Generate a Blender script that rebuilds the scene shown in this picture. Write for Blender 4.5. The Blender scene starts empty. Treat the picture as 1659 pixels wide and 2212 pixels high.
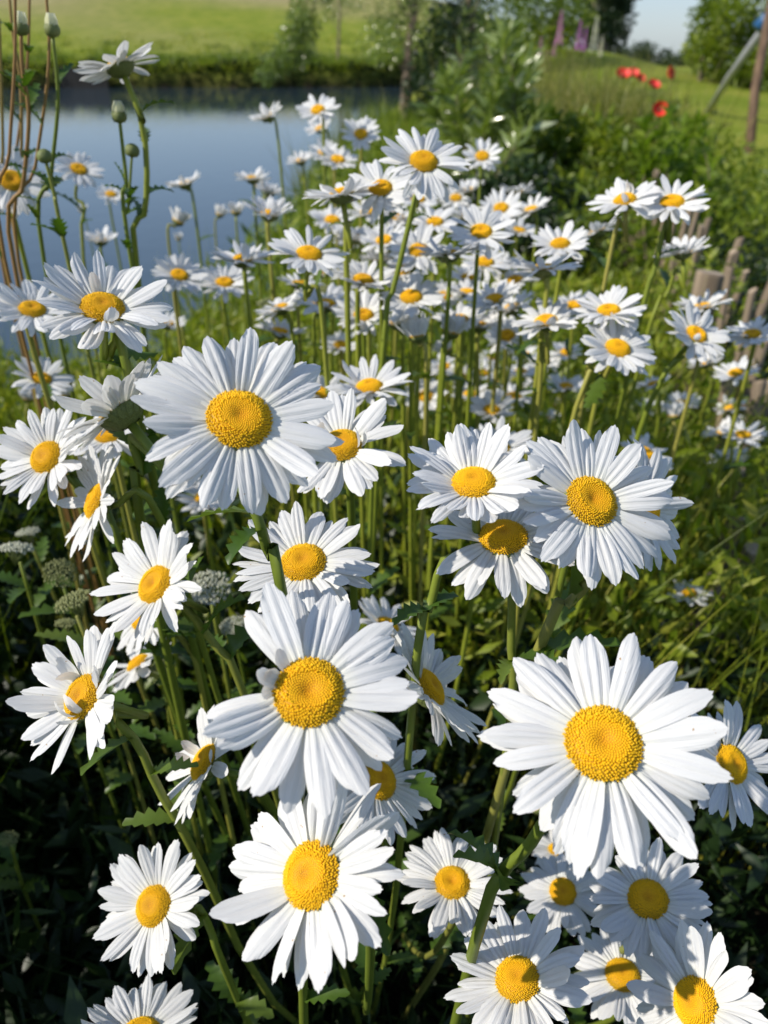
import bpy, math, random
import numpy as np
from mathutils import Vector, Matrix

# ------------------------------------------------------------------ camera
sc = bpy.context.scene
col = sc.collection
IW, IH, F = 1659.0, 2212.0, 1661.0            # pixel frame in which positions were read off
CAMZ = 0.85
PITCH = math.radians(31.33)
FWD = Vector((0, math.cos(PITCH), -math.sin(PITCH)))
UP = Vector((0, math.sin(PITCH), math.cos(PITCH)))
RIGHT = Vector((1, 0, 0))
CAM = Vector((0, 0, CAMZ))
cd = bpy.data.cameras.new('camera')
cam = bpy.data.objects.new('camera', cd)
col.objects.link(cam)
cam.location = CAM
cam.rotation_euler = (math.radians(90) - PITCH, 0, 0)
cd.sensor_fit = 'VERTICAL'
cd.sensor_height = 24.0
cd.lens = 24.0 * F / IH
cd.clip_start = 0.01
cd.clip_end = 3000
cd.dof.use_dof = True
cd.dof.focus_distance = 0.31
cd.dof.aperture_fstop = 7.6
sc.camera = cam

# ------------------------------------------------------------------ light
SUN_EL, SUN_AZ = math.radians(37), math.radians(252)      # azimuth clockwise from +Y
w = bpy.data.worlds.new('World')
sc.world = w
w.use_nodes = True
nt = w.node_tree
sky = nt.nodes.new('ShaderNodeTexSky')
sky.sky_type = 'NISHITA'
sky.sun_disc = False
sky.sun_elevation = SUN_EL
sky.sun_rotation = SUN_AZ
sky.air_density = 1.0
sky.dust_density = 0.4
sky.ozone_density = 1.0
bg = nt.nodes['Background']
bg.inputs['Strength'].default_value = 0.13
gam = nt.nodes.new('ShaderNodeGamma')                      # evens out the glare of the low sky, everywhere alike
gam.inputs['Gamma'].default_value = 0.55
tin = nt.nodes.new('ShaderNodeMix')
tin.data_type = 'RGBA'
tin.blend_type = 'MULTIPLY'
tin.inputs['Factor'].default_value = 1
tin.inputs['B'].default_value = (1.40, 1.64, 2.04, 1)
nt.links.new(sky.outputs[0], gam.inputs['Color'])
nt.links.new(gam.outputs[0], tin.inputs['A'])
nt.links.new(tin.outputs['Result'], bg.inputs['Color'])
sd = bpy.data.lights.new('sun', 'SUN')
sd.energy = 4.8
sd.angle = math.radians(0.55)
sd.color = (1.0, 0.93, 0.82)
sun = bpy.data.objects.new('sun', sd)
col.objects.link(sun)
SDIR = Vector((math.cos(SUN_EL) * math.sin(SUN_AZ), math.cos(SUN_EL) * math.cos(SUN_AZ), math.sin(SUN_EL)))
sun.rotation_euler = SDIR.to_track_quat('Z', 'Y').to_euler()
sun.location = SDIR * 30

sc.view_settings.view_transform = 'Standard'
sc.view_settings.look = 'None'
sc.view_settings.gamma = 1.0
sc.view_settings.exposure = 0.2
sc.view_settings.use_curve_mapping = False
sc.cycles.use_denoising = True
sc.cycles.max_bounces = 7
sc.cycles.diffuse_bounces = 4
sc.cycles.glossy_bounces = 3
sc.cycles.transmission_bounces = 4
sc.cycles.sample_clamp_indirect = 6

rng = np.random.default_rng(7)
rnd = random.Random(11)


def smooth(a, b, x):
    t = np.clip((x - a) / (b - a), 0, 1)
    return t * t * (3 - 2 * t)


# ------------------------------------------------------------------ pixel -> place
def ray(x, y):
    return FWD + RIGHT * ((x - IW / 2) / F) + UP * (-(y - IH / 2) / F)


def at_depth(x, y, d):
    return CAM + ray(x, y) * d


def at_y(x, y, Y):
    r = ray(x, y)
    return CAM + r * (Y / r.y)


def at_z(x, y, z):
    r = ray(x, y)
    return CAM + r * ((z - CAMZ) / r.z)


# ------------------------------------------------------------------ terrain
WATER = -0.45


def shore_x(y):
    return np.interp(y, [2.2, 4, 6.5, 11, 18, 25, 31], [-0.95, -0.80, -0.70, -0.60, 0.40, 1.9, 2.8])


def pond_d(x, y):
    """positive inside the pond, roughly metres from its edge"""
    a = shore_x(y) - x
    b = (31.0 + 0.10 * np.minimum(x, 3) + 0.35 * np.sin(x * 0.45) + .12 * np.sin(x * 1.7)) - y
    c = y - (2.35 - 0.15 * (x + 1.2)) - 0.12 * np.sin(x * 3.1)
    return np.minimum(np.minimum(a, b), np.minimum(c, x + 32))


def ground_h(x, y):
    x = np.asarray(x, float)
    y = np.asarray(y, float)
    d = pond_d(x, y)
    h = np.zeros_like(x + y)
    # far side: low bank, flat pasture, then a rise on the left that runs out to the right
    far = smooth(30, 33, y)
    h = h + far * 0.08
    rise = smooth(48, 120, y) * (1 - smooth(2, 26, x - 0.06 * y)) * 6.5
    h = h + rise
    dip = -smooth(34, 60, y) * smooth(4, 20, x) * 1.6 - np.maximum(y - 60, 0) * 0.045 * smooth(-10, 30, x) \
        - np.maximum(y - 110, 0) * 0.03 * (1 - smooth(-10, 30, x))
    h = h + dip
    # knoll on the right beyond the lawn, falling away to the right
    h = h + 0.75 * np.exp(-((y - 22) / 7.0) ** 2) * np.exp(-((x - 4.5) / 2.6) ** 2)
    h = h + 0.02 * np.sin(x * 1.3 + 1) * np.sin(y * 0.9) * smooth(2, 5, y)
    bank = smooth(-0.45, 0.35, d)
    farb = smooth(-0.30, 0.10, d)
    bank = np.where(y > 15, farb, bank)
    return h * (1 - bank) + bank * (-1.15)


def hz(x, y):
    return float(ground_h(x, y))


# ------------------------------------------------------------------ materials
def new_mat(name):
    m = bpy.data.materials.new(name)
    m.use_nodes = True
    return m, m.node_tree, m.node_tree.nodes['Principled BSDF']


def N(t, typ, **kw):
    n = t.nodes.new(typ)
    for k, v in kw.items():
        if k in n.inputs:
            n.inputs[k].default_value = v
        else:
            setattr(n, k, v)
    return n


def ramp(t, fac, stops):
    r = t.nodes.new('ShaderNodeValToRGB')
    e = r.color_ramp.elements
    while len(e) < len(stops):
        e.new(0.5)
    for i, (p, c) in enumerate(stops):
        e[i].position = p
        e[i].color = (*c, 1)
    if fac is not None:
        t.links.new(fac, r.inputs['Fac'])
    return r.outputs['Color']


def translucent(m, t, bsdf, color_socket, fac, tint=None):
    tr = N(t, 'ShaderNodeBsdfTranslucent')
    if tint:
        mx = N(t, 'ShaderNodeMix', data_type='RGBA', blend_type='MULTIPLY')
        mx.inputs['Factor'].default_value = 1
        t.links.new(color_socket, mx.inputs['A'])
        mx.inputs['B'].default_value = (*tint, 1)
        t.links.new(mx.outputs['Result'], tr.inputs['Color'])
    else:
        t.links.new(color_socket, tr.inputs['Color'])
    mix = N(t, 'ShaderNodeMixShader')
    mix.inputs['Fac'].default_value = fac
    t.links.new(bsdf.outputs[0], mix.inputs[1])
    t.links.new(tr.outputs[0], mix.inputs[2])
    t.links.new(mix.outputs[0], t.nodes['Material Output'].inputs['Surface'])


def mat_petal():
    m, t, b = new_mat('petal_white')
    oi = N(t, 'ShaderNodeObjectInfo')
    tc = N(t, 'ShaderNodeTexCoord')
    sep = N(t, 'ShaderNodeSeparateXYZ')
    t.links.new(tc.outputs['Object'], sep.inputs[0])
    # along the petal: greenish cream at the claw, white above
    base = ramp(t, sep.outputs['X'], [(0.0, (0.70, 0.70, 0.42)), (0.045, (0.83, 0.83, 0.76)), (0.12, (0.76, 0.76, 0.755))])
    # brownish wear specks and frayed tips on some petals
    ns = N(t, 'ShaderNodeTexNoise', Scale=26.0, Detail=2.0, noise_dimensions='4D')
    mul = N(t, 'ShaderNodeMath', operation='MULTIPLY')
    mul.inputs[1].default_value = 50
    t.links.new(oi.outputs['Random'], mul.inputs[0])
    t.links.new(mul.outputs[0], ns.inputs['W'])
    t.links.new(tc.outputs['Object'], ns.inputs['Vector'])
    spot = N(t, 'ShaderNodeMapRange')
    spot.inputs['From Min'].default_value = 0.735
    spot.inputs['From Max'].default_value = 0.76
    t.links.new(ns.outputs['Fac'], spot.inputs['Value'])
    mix = N(t, 'ShaderNodeMix', data_type='RGBA')
    t.links.new(spot.outputs[0], mix.inputs['Factor'])
    t.links.new(base, mix.inputs['A'])
    mix.inputs['B'].default_value = (0.42, 0.25, 0.10, 1)
    # slight difference from petal to petal
    val = N(t, 'ShaderNodeMapRange')
    val.inputs['To Min'].default_value = 0.93
    val.inputs['To Max'].default_value = 1.02
    t.links.new(oi.outputs['Random'], val.inputs['Value'])
    mv = N(t, 'ShaderNodeMix', data_type='RGBA', blend_type='MULTIPLY')
    mv.inputs['Factor'].default_value = 1
    t.links.new(mix.outputs['Result'], mv.inputs['A'])
    t.links.new(val.outputs[0], mv.inputs['B'])
    t.links.new(mv.outputs['Result'], b.inputs['Base Color'])
    b.inputs['Roughness'].default_value = 0.55
    b.inputs['Specular IOR Level'].default_value = 0.25
    # fine veins running lengthwise
    mp = N(t, 'ShaderNodeMapping')
    mp.inputs['Scale'].default_value = (6, 170, 1)
    t.links.new(tc.outputs['Object'], mp.inputs[0])
    n2 = N(t, 'ShaderNodeTexNoise', Scale=1.0, Detail=1.0)
    t.links.new(mp.outputs[0], n2.inputs['Vector'])
    bp = N(t, 'ShaderNodeBump', Strength=0.22, Distance=0.004)
    t.links.new(n2.outputs['Fac'], bp.inputs['Height'])
    t.links.new(bp.outputs[0], b.inputs['Normal'])
    translucent(m, t, b, mv.outputs['Result'], 0.30)
    return m


def mat_disc(name, stops, rough=0.6):
    m, t, b = new_mat(name)
    tc = N(t, 'ShaderNodeTexCoord')
    sep = N(t, 'ShaderNodeSeparateXYZ')
    t.links.new(tc.outputs['Object'], sep.inputs[0])
    cb = N(t, 'ShaderNodeCombineXYZ')
    t.links.new(sep.outputs['X'], cb.inputs['X'])
    t.links.new(sep.outputs['Y'], cb.inputs['Y'])
    ln = N(t, 'ShaderNodeVectorMath', operation='LENGTH')
    t.links.new(cb.outputs[0], ln.inputs[0])
    mr = N(t, 'ShaderNodeMapRange')
    mr.inputs['From Max'].default_value = 0.16
    t.links.new(ln.outputs['Value'], mr.inputs['Value'])
    ns = N(t, 'ShaderNodeTexNoise', Scale=60.0, Detail=2.0)
    t.links.new(tc.outputs['Object'], ns.inputs['Vector'])
    ad = N(t, 'ShaderNodeMath', operation='MULTIPLY_ADD')
    ad.inputs[1].default_value = 0.16
    t.links.new(ns.outputs['Fac'], ad.inputs[0])
    t.links.new(mr.outputs[0], ad.inputs[2])
    c = ramp(t, ad.outputs[0], stops)
    oi = N(t, 'ShaderNodeObjectInfo')
    hs = N(t, 'ShaderNodeHueSaturation')
    vr = N(t, 'ShaderNodeMapRange')
    vr.inputs['To Min'].default_value = 0.86
    vr.inputs['To Max'].default_value = 1.06
    t.links.new(oi.outputs['Random'], vr.inputs['Value'])
    t.links.new(vr.outputs[0], hs.inputs['Value'])
    t.links.new(c, hs.inputs['Color'])
    t.links.new(hs.outputs[0], b.inputs['Base Color'])
    b.inputs['Roughness'].default_value = rough
    b.inputs['Specular IOR Level'].default_value = 0.3
    return m


def mat_leaf(name, stops, trans=0.35, rough=0.45, spec=0.4, attr=True, tint=(1.5, 1.6, 0.5)):
    """greens chosen by a per-leaf random value stored as a face attribute"""
    m, t, b = new_mat(name)
    if attr:
        a = N(t, 'ShaderNodeAttribute', attribute_name='shade')
        f = a.outputs['Fac']
    else:
        a = N(t, 'ShaderNodeObjectInfo')
        f = a.outputs['Random']
    c = ramp(t, f, stops)
    tc = N(t, 'ShaderNodeTexCoord')
    ns = N(t, 'ShaderNodeTexNoise', Scale=90.0, Detail=2.0)
    t.links.new(tc.outputs['Object'], ns.inputs['Vector'])
    vr = N(t, 'ShaderNodeMapRange')
    vr.inputs['To Min'].default_value = 0.75
    vr.inputs['To Max'].default_value = 1.25
    t.links.new(ns.outputs['Fac'], vr.inputs['Value'])
    mv = N(t, 'ShaderNodeMix', data_type='RGBA', blend_type='MULTIPLY')
    mv.inputs['Factor'].default_value = 1
    t.links.new(c, mv.inputs['A'])
    t.links.new(vr.outputs[0], mv.inputs['B'])
    t.links.new(mv.outputs['Result'], b.inputs['Base Color'])
    b.inputs['Roughness'].default_value = rough
    b.inputs['Specular IOR Level'].default_value = spec
    if trans > 0:
        translucent(m, t, b, mv.outputs['Result'], trans, tint)
    return m


def mat_plain(name, c1, c2, scale=8.0, rough=0.7, bump=0.3, stretch=(1, 1, 1), coord='Object'):
    m, t, b = new_mat(name)
    tc = N(t, 'ShaderNodeTexCoord')
    mp = N(t, 'ShaderNodeMapping')
    mp.inputs['Scale'].default_value = stretch
    t.links.new(tc.outputs[coord], mp.inputs[0])
    ns = N(t, 'ShaderNodeTexNoise', Scale=scale, Detail=5.0)
    t.links.new(mp.outputs[0], ns.inputs['Vector'])
    c = ramp(t, ns.outputs['Fac'], [(0.3, c1), (0.7, c2)])
    t.links.new(c, b.inputs['Base Color'])
    b.inputs['Roughness'].default_value = rough
    if bump:
        bp = N(t, 'ShaderNodeBump', Strength=bump, Distance=0.01)
        t.links.new(ns.outputs['Fac'], bp.inputs['Height'])
        t.links.new(bp.outputs[0], b.inputs['Normal'])
    return m


def mat_ground():
    m, t, b = new_mat('ground_mix')
    tc = N(t, 'ShaderNodeTexCoord')
    n1 = N(t, 'ShaderNodeTexNoise', Scale=0.9, Detail=8.0)
    n2 = N(t, 'ShaderNodeTexNoise', Scale=14.0, Detail=4.0)
    for n in (n1, n2):
        t.links.new(tc.outputs['Object'], n.inputs['Vector'])
    ad = N(t, 'ShaderNodeMath', operation='MULTIPLY_ADD')
    ad.inputs[1].default_value = 0.5
    t.links.new(n2.outputs['Fac'], ad.inputs[0])
    ml = N(t, 'ShaderNodeMath', operation='MULTIPLY')
    ml.inputs[1].default_value = 0.6
    t.links.new(n1.outputs['Fac'], ml.inputs[0])
    t.links.new(ml.outputs[0], ad.inputs[2])
    grass = ramp(t, ad.outputs[0], [(0.25, (0.075, 0.115, 0.010)), (0.5, (0.155, 0.205, 0.017)), (0.7, (0.27, 0.27, 0.045))])
    dry = ramp(t, ad.outputs[0], [(0.3, (0.16, 0.15, 0.06)), (0.55, (0.34, 0.27, 0.15)), (0.75, (0.40, 0.33, 0.20))])
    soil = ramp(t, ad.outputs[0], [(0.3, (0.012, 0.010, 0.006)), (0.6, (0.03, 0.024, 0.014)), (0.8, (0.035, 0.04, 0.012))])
    a1 = N(t, 'ShaderNodeAttribute', attribute_name='dry')
    a2 = N(t, 'ShaderNodeAttribute', attribute_name='soil')
    m1 = N(t, 'ShaderNodeMix', data_type='RGBA')
    t.links.new(a1.outputs['Fac'], m1.inputs['Factor'])
    t.links.new(grass, m1.inputs['A'])
    t.links.new(dry, m1.inputs['B'])
    m2 = N(t, 'ShaderNodeMix', data_type='RGBA')
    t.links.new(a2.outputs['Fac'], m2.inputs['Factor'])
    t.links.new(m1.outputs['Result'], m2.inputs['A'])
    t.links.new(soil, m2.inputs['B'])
    t.links.new(m2.outputs['Result'], b.inputs['Base Color'])
    b.inputs['Roughness'].default_value = 0.95
    b.inputs['Specular IOR Level'].default_value = 0.1
    bp = N(t, 'ShaderNodeBump', Strength=0.8, Distance=0.05)
    t.links.new(n2.outputs['Fac'], bp.inputs['Height'])
    t.links.new(bp.outputs[0], b.inputs['Normal'])
    return m


def mat_water():
    m, t, b = new_mat('pond_water')
    b.inputs['Base Color'].default_value = (0.030, 0.050, 0.068, 1)
    b.inputs['Roughness'].default_value = 0.04
    b.inputs['IOR'].default_value = 1.333
    tc = N(t, 'ShaderNodeTexCoord')
    ns = N(t, 'ShaderNodeTexNoise', Scale=5.0, Detail=3.0)
    t.links.new(tc.outputs['Object'], ns.inputs['Vector'])
    bp = N(t, 'ShaderNodeBump', Strength=0.10, Distance=0.02)
    t.links.new(ns.outputs['Fac'], bp.inputs['Height'])
    t.links.new(bp.outputs[0], b.inputs['Normal'])
    return m


G_LUSH = [(0.0, (0.050, 0.090, 0.006)), (0.5, (0.115, 0.170, 0.010)), (1.0, (0.230, 0.270, 0.022))]
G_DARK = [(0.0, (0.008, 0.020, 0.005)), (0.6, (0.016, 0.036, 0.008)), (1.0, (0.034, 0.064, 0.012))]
G_YELL = [(0.0, (0.110, 0.160, 0.010)), (0.5, (0.200, 0.250, 0.018)), (1.0, (0.320, 0.310, 0.045))]
G_OLIV = [(0.0, (0.070, 0.100, 0.014)), (0.5, (0.150, 0.170, 0.030)), (1.0, (0.280, 0.250, 0.085))]
G_PALE = [(0.0, (0.075, 0.120, 0.015)), (0.5, (0.150, 0.210, 0.035)), (1.0, (0.270, 0.330, 0.100))]
G_BRIGHT = [(0.0, (0.080, 0.140, 0.008)), (0.5, (0.135, 0.210, 0.012)), (1.0, (0.200, 0.270, 0.025))]

M = {}
M['petal'] = mat_petal()
Y_STOPS = [(0.0, (0.62, 0.27, 0.002)), (0.18, (0.74, 0.38, 0.002)), (0.40, (0.82, 0.45, 0.002)),
           (0.75, (0.84, 0.49, 0.003)), (1.0, (0.72, 0.42, 0.006))]
M['floret'] = mat_disc('floret_yellow', Y_STOPS)
M['disc'] = mat_disc('disc_core', [(0.0, (0.46, 0.19, 0.003)), (0.6, (0.60, 0.30, 0.003)), (1.0, (0.30, 0.19, 0.012))])
M['calyx'] = mat_plain('calyx_green', (0.06, 0.085, 0.014), (0.19, 0.22, 0.06), 120, 0.6, 0.2)
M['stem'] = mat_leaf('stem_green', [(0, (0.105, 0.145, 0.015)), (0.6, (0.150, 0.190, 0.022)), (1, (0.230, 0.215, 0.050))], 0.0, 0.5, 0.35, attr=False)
M['stem_painted_sunlit'] = mat_leaf('stem_green_painted_sunlit', [(0, (0.150, 0.190, 0.018)), (0.6, (0.210, 0.240, 0.024)), (1, (0.290, 0.260, 0.060))], 0.0, 0.5, 0.35, attr=False)  # same stems for the back crowd, sunlight put into a lighter colour
M['red_stem'] = mat_leaf('stem_reddish', [(0, (0.200, 0.110, 0.035)), (0.5, (0.260, 0.140, 0.045)), (1, (0.230, 0.170, 0.045))], 0.0, 0.5, 0.35, attr=False)
M['leaf'] = mat_leaf('daisy_leaf', [(0, (0.045, 0.095, 0.012)), (0.6, (0.075, 0.135, 0.016)), (1, (0.120, 0.170, 0.025))], 0.35, 0.4, 0.4, attr=False)
M['lush'] = mat_leaf('foliage_lush', G_LUSH)
M['dark'] = mat_leaf('foliage_dark_and_painted_shade', G_DARK, 0.2)  # own colour of dark trees; painted shade on undergrowth, verge and low shrub
M['yell'] = mat_leaf('foliage_yellowgreen', G_YELL, 0.4)
M['oliv'] = mat_leaf('foliage_olive', G_OLIV, 0.35)
M['pale'] = mat_leaf('foliage_pale', G_PALE, 0.3, 0.22, 0.8)
M['bright'] = mat_leaf('foliage_bright', G_BRIGHT, 0.45)
M['sedge'] = mat_leaf('sedge_painted_shade', [(0, (0.004, 0.010, 0.003)), (0.7, (0.010, 0.022, 0.005)), (1, (0.03, 0.05, 0.010))], 0.1, 0.7, 0.1)  # near-black: the shade under the bank overhang is put into the colour
M['willow'] = mat_leaf('foliage_willow', [(0, (0.080, 0.120, 0.025)), (0.5, (0.180, 0.240, 0.050)), (0.8, (0.30, 0.36, 0.13)), (1, (0.46, 0.50, 0.32))], 0.3, 0.18, 0.9)
M['bark'] = mat_plain('bark', (0.06, 0.045, 0.03), (0.20, 0.15, 0.10), 30, 0.9, 0.8, (1, 1, 0.2))
M['wood'] = mat_plain('weathered_wood', (0.10, 0.075, 0.05), (0.30, 0.23, 0.16), 34, 0.85, 0.6, (1, 1, 0.08))
M['endgrain'] = mat_plain('wood_end_grain', (0.24, 0.18, 0.12), (0.42, 0.33, 0.24), 22, 0.85, 0.3)
M['darkwood'] = mat_plain('dark_timber', (0.007, 0.007, 0.007), (0.020, 0.018, 0.015), 10, 0.8, 0.4, (1, 1, 0.2))
M['brownpost'] = mat_plain('brown_timber', (0.07, 0.04, 0.02), (0.16, 0.10, 0.055), 14, 0.8, 0.4, (1, 1, 0.1))
M['grey'] = mat_plain('grey_galvanised_tube', (0.22, 0.23, 0.25), (0.34, 0.35, 0.37), 30, 0.45, 0.05)
M['blue'] = mat_plain('blue_plastic', (0.01, 0.06, 0.16), (0.02, 0.10, 0.24), 30, 0.4, 0.02)
M['poppy'] = mat_plain('poppy_red', (0.55, 0.012, 0.008), (0.75, 0.03, 0.015), 20, 0.55, 0.1)
M['darkred'] = mat_plain('poppy_centre', (0.02, 0.01, 0.012), (0.05, 0.02, 0.02), 20, 0.6, 0.1)
M['lupin'] = mat_plain('lupin_purple', (0.40, 0.05, 0.45), (0.62, 0.14, 0.62), 60, 0.6, 0.1)
M['lupin_pink'] = mat_plain('lupin_pink', (0.55, 0.14, 0.42), (0.70, 0.30, 0.56), 60, 0.6, 0.1)
M['lupin_white'] = mat_plain('lupin_cream', (0.70, 0.68, 0.50), (0.85, 0.83, 0.70), 60, 0.6, 0.1)
M['yarrow'] = mat_plain('yarrow_bud', (0.10, 0.12, 0.03), (0.36, 0.37, 0.16), 300, 0.7, 0.2)
M['yarrow_white'] = mat_plain('yarrow_white', (0.28, 0.30, 0.20), (0.58, 0.58, 0.48), 300, 0.7, 0.2)
M['ground'] = mat_ground()
M['water'] = mat_water()


# ------------------------------------------------------------------ objects
def tag(o, label=None, cat=None, group=None, kind=None):
    if label:
        o['label'] = label
    if cat:
        o['category'] = cat
    if group:
        o['group'] = group
    if kind:
        o['kind'] = kind
    return o


def mesh_from(name, V, Fc, mat, smooth_shade=True, attrs=None):
    me = bpy.data.meshes.new(name)
    if isinstance(V, np.ndarray):
        V = V.astype(np.float32)
        nv = len(V)
        me.vertices.add(nv)
        me.vertices.foreach_set('co', V.ravel())
        Fc = np.asarray(Fc, np.int32)
        nf, k = Fc.shape
        me.loops.add(nf * k)
        me.loops.foreach_set('vertex_index', Fc.ravel())
        me.polygons.add(nf)
        me.polygons.foreach_set('loop_start', np.arange(0, nf * k, k, dtype=np.int32))
        me.polygons.foreach_set('loop_total', np.full(nf, k, np.int32))
        me.update(calc_edges=True)
    else:
        me.from_pydata(V, [], Fc)
    if smooth_shade:
        me.polygons.foreach_set('use_smooth', np.ones(len(me.polygons), dtype=bool))
    if attrs:
        for an, (dom, arr) in attrs.items():
            a = me.attributes.new(an, 'FLOAT', dom)
            a.data.foreach_set('value', np.asarray(arr, np.float32))
    mats = mat if isinstance(mat, (list, tuple)) else [mat]
    for x in mats:
        me.materials.append(x)
    me.update()
    return me


def link(name, me, parent=None, mw=None):
    o = bpy.data.objects.new(name, me)
    col.objects.link(o)
    if parent is not None:
        o.parent = parent
    if mw is not None:
        o.matrix_basis = mw
    return o


def empty(name, loc):
    o = bpy.data.objects.new(name, None)
    o.empty_display_size = 0.02
    col.objects.link(o)
    o.location = loc
    return o


def spline(pts, n):
    """Catmull-Rom through the points, n samples"""
    P = [Vector(p) for p in pts]
    P = [P[0] * 2 - P[1]] + P + [P[-1] * 2 - P[-2]]
    segs = len(P) - 3
    out = []
    for i in range(n):
        u = i / (n - 1) * segs
        k = min(int(u), segs - 1)
        t = u - k
        p0, p1, p2, p3 = P[k:k + 4]
        out.append(0.5 * ((2 * p1) + (p2 - p0) * t + (2 * p0 - 5 * p1 + 4 * p2 - p3) * t * t + (3 * p1 - p0 - 3 * p2 + p3) * t ** 3))
    return out


def tube(path, radii, sides=8, ridges=0.0, cap=True):
    V, Fc = [], []
    n = len(path)
    ref = Vector((0.3, 1, 0.1)).normalized()
    for i, p in enumerate(path):
        d = (path[min(i + 1, n - 1)] - path[max(i - 1, 0)]).normalized()
        a = d.cross(ref)
        if a.length < 1e-4:
            a = d.cross(Vector((1, 0, 0)))
        a.normalize()
        b = d.cross(a)
        for k in range(sides):
            th = 2 * math.pi * k / sides
            r = radii[i] * (1 + ridges * (1 if k % 2 else -1))
            V.append(tuple(p + (a * math.cos(th) + b * math.sin(th)) * r))
    for i in range(n - 1):
        for k in range(sides):
            k2 = (k + 1) % sides
            Fc.append((i * sides + k, i * sides + k2, (i + 1) * sides + k2, (i + 1) * sides + k))
    if cap:
        Fc.append(tuple(range(sides - 1, -1, -1)))
        Fc.append(tuple((n - 1) * sides + k for k in range(sides)))
    return V, Fc


def merge(parts):
    V, Fc = [], []
    for v, f in parts:
        o = len(V)
        V += list(v)
        Fc += [tuple(i + o for i in q) for q in f]
    return V, Fc


# many leaves or blades at once -------------------------------------------------
def nrm(a):
    return a / (np.linalg.norm(a, axis=1, keepdims=True) + 1e-9)


def leaf_cloud(pos, dirs, length, width, shade, fold=0.25, roll=None):
    """each leaf: 6 verts, 4 quads-ish (2 quads + 2 tris as 4 tris); returns V, tris, face shade"""
    n = len(pos)
    d = nrm(dirs)
    rv = rng.normal(size=(n, 3)) if roll is None else roll
    s = nrm(np.cross(d, rv))
    u = np.cross(s, d)
    L = length[:, None]
    W = width[:, None]
    p0 = pos
    p1 = pos + d * L * 0.45 + s * W - u * W * fold
    p2 = pos + d * L * 0.45 - s * W - u * W * fold
    p3 = pos + d * L * 0.48 + u * W * fold * 0.6
    p4 = pos + d * L - u * L * 0.10
    V = np.stack([p0, p1, p2, p3, p4], 1).reshape(-1, 3)
    b = (np.arange(n) * 5)[:, None]
    T = np.stack([b + [0, 1, 3], b + [0, 3, 2], b + [1, 4, 3], b + [3, 4, 2]], 1).reshape(-1, 3)
    return V, T, np.repeat(shade, 4)


def blade_cloud(pos, height, lean, width, shade, segs=4, curl=0.35):
    n = len(pos)
    az = rng.uniform(0, 2 * math.pi, n)
    side = np.stack([np.cos(az), np.sin(az), np.zeros(n)], 1)
    rows = []
    for i in range(segs + 1):
        t = i / segs
        c = pos + np.stack([lean[:, 0] * height * t ** (1 + curl * 2), lean[:, 1] * height * t ** (1 + curl * 2),
                            height * t * (1 - 0.12 * t)], 1)
        wd = (width * (1 - t ** 1.6 * 0.93))[:, None]
        rows += [c - side * wd, c + side * wd]
    V = np.stack(rows, 1).reshape(-1, 3)
    k = 2 * (segs + 1)
    b = (np.arange(n) * k)[:, None]
    T = np.stack([b + q for i in range(segs) for q in ([2 * i, 2 * i + 1, 2 * i + 3], [2 * i, 2 * i + 3, 2 * i + 2])], 1).reshape(-1, 3)
    return V, T, np.repeat(shade, segs * 2)


def cloud_obj(name, chunks, mat, parent=None):
    V, T, S = [], [], []
    o = 0
    for v, t, s in chunks:
        V.append(v)
        T.append(t + o)
        S.append(s)
        o += len(v)
    V = np.concatenate(V)
    T = np.concatenate(T)
    S = np.concatenate(S)
    if parent is not None:
        V = V - np.array(parent.location)[None]
    me = mesh_from(name, V, T, mat, True, {'shade': ('FACE', S)})
    return link(name, me, parent)


# ------------------------------------------------------------------ the setting: ground and water
def build_ground():
    ys = np.concatenate([np.arange(-6, 6, 0.15), np.arange(6, 29, 0.3), np.arange(29, 34, 0.12), np.arange(34, 60, 1.2),
                         np.arange(60, 200, 8), np.geomspace(200, 2400, 16)])
    xp = np.concatenate([np.arange(0, 4, 0.15), np.arange(4, 14, 0.4), np.arange(14, 40, 1.3), np.geomspace(40, 1800, 22)])
    xs = np.concatenate([-xp[:0:-1], xp])
    X, Y = np.meshgrid(xs, ys)
    Z = ground_h(X, Y)
    V = np.stack([X, Y, Z], 2).reshape(-1, 3)
    nx, ny = len(xs), len(ys)
    i = np.arange(ny - 1)[:, None] * nx + np.arange(nx - 1)[None]
    Q = np.stack([i, i + 1, i + nx + 1, i + nx], 2).reshape(-1, 4)
    x, y = V[:, 0], V[:, 1]
    dry = smooth(74, 110, y) * (1 - smooth(4, 16, x)) * 0.85 + 0.55 * smooth(2.2, 2.9, x) * (1 - smooth(4.2, 5.5, y)) * smooth(1, 3, y)
    dry = np.clip(dry + 0.3 * np.sin(x * 0.21 + y * 0.17) * smooth(40, 70, y), 0, 1)
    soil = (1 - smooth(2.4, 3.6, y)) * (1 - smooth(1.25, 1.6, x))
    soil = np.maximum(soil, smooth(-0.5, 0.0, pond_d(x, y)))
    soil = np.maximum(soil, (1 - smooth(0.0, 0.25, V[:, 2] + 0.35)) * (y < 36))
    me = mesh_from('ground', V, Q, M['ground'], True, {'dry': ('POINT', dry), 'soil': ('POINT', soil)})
    o = link('ground', me)
    tag(o, 'grassy ground sloping to the pond and rising to a dry pasture', 'ground', kind='structure')


build_ground()
me = mesh_from('water', [(-34, 1.6, WATER), (3.6, 1.6, WATER), (3.6, 33.2, WATER), (-34, 33.2, WATER)], [(0, 1, 2, 3)], M['water'], False)
tag(link('water', me), 'still pond water mirroring a pale blue sky', 'water', kind='structure')


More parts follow.
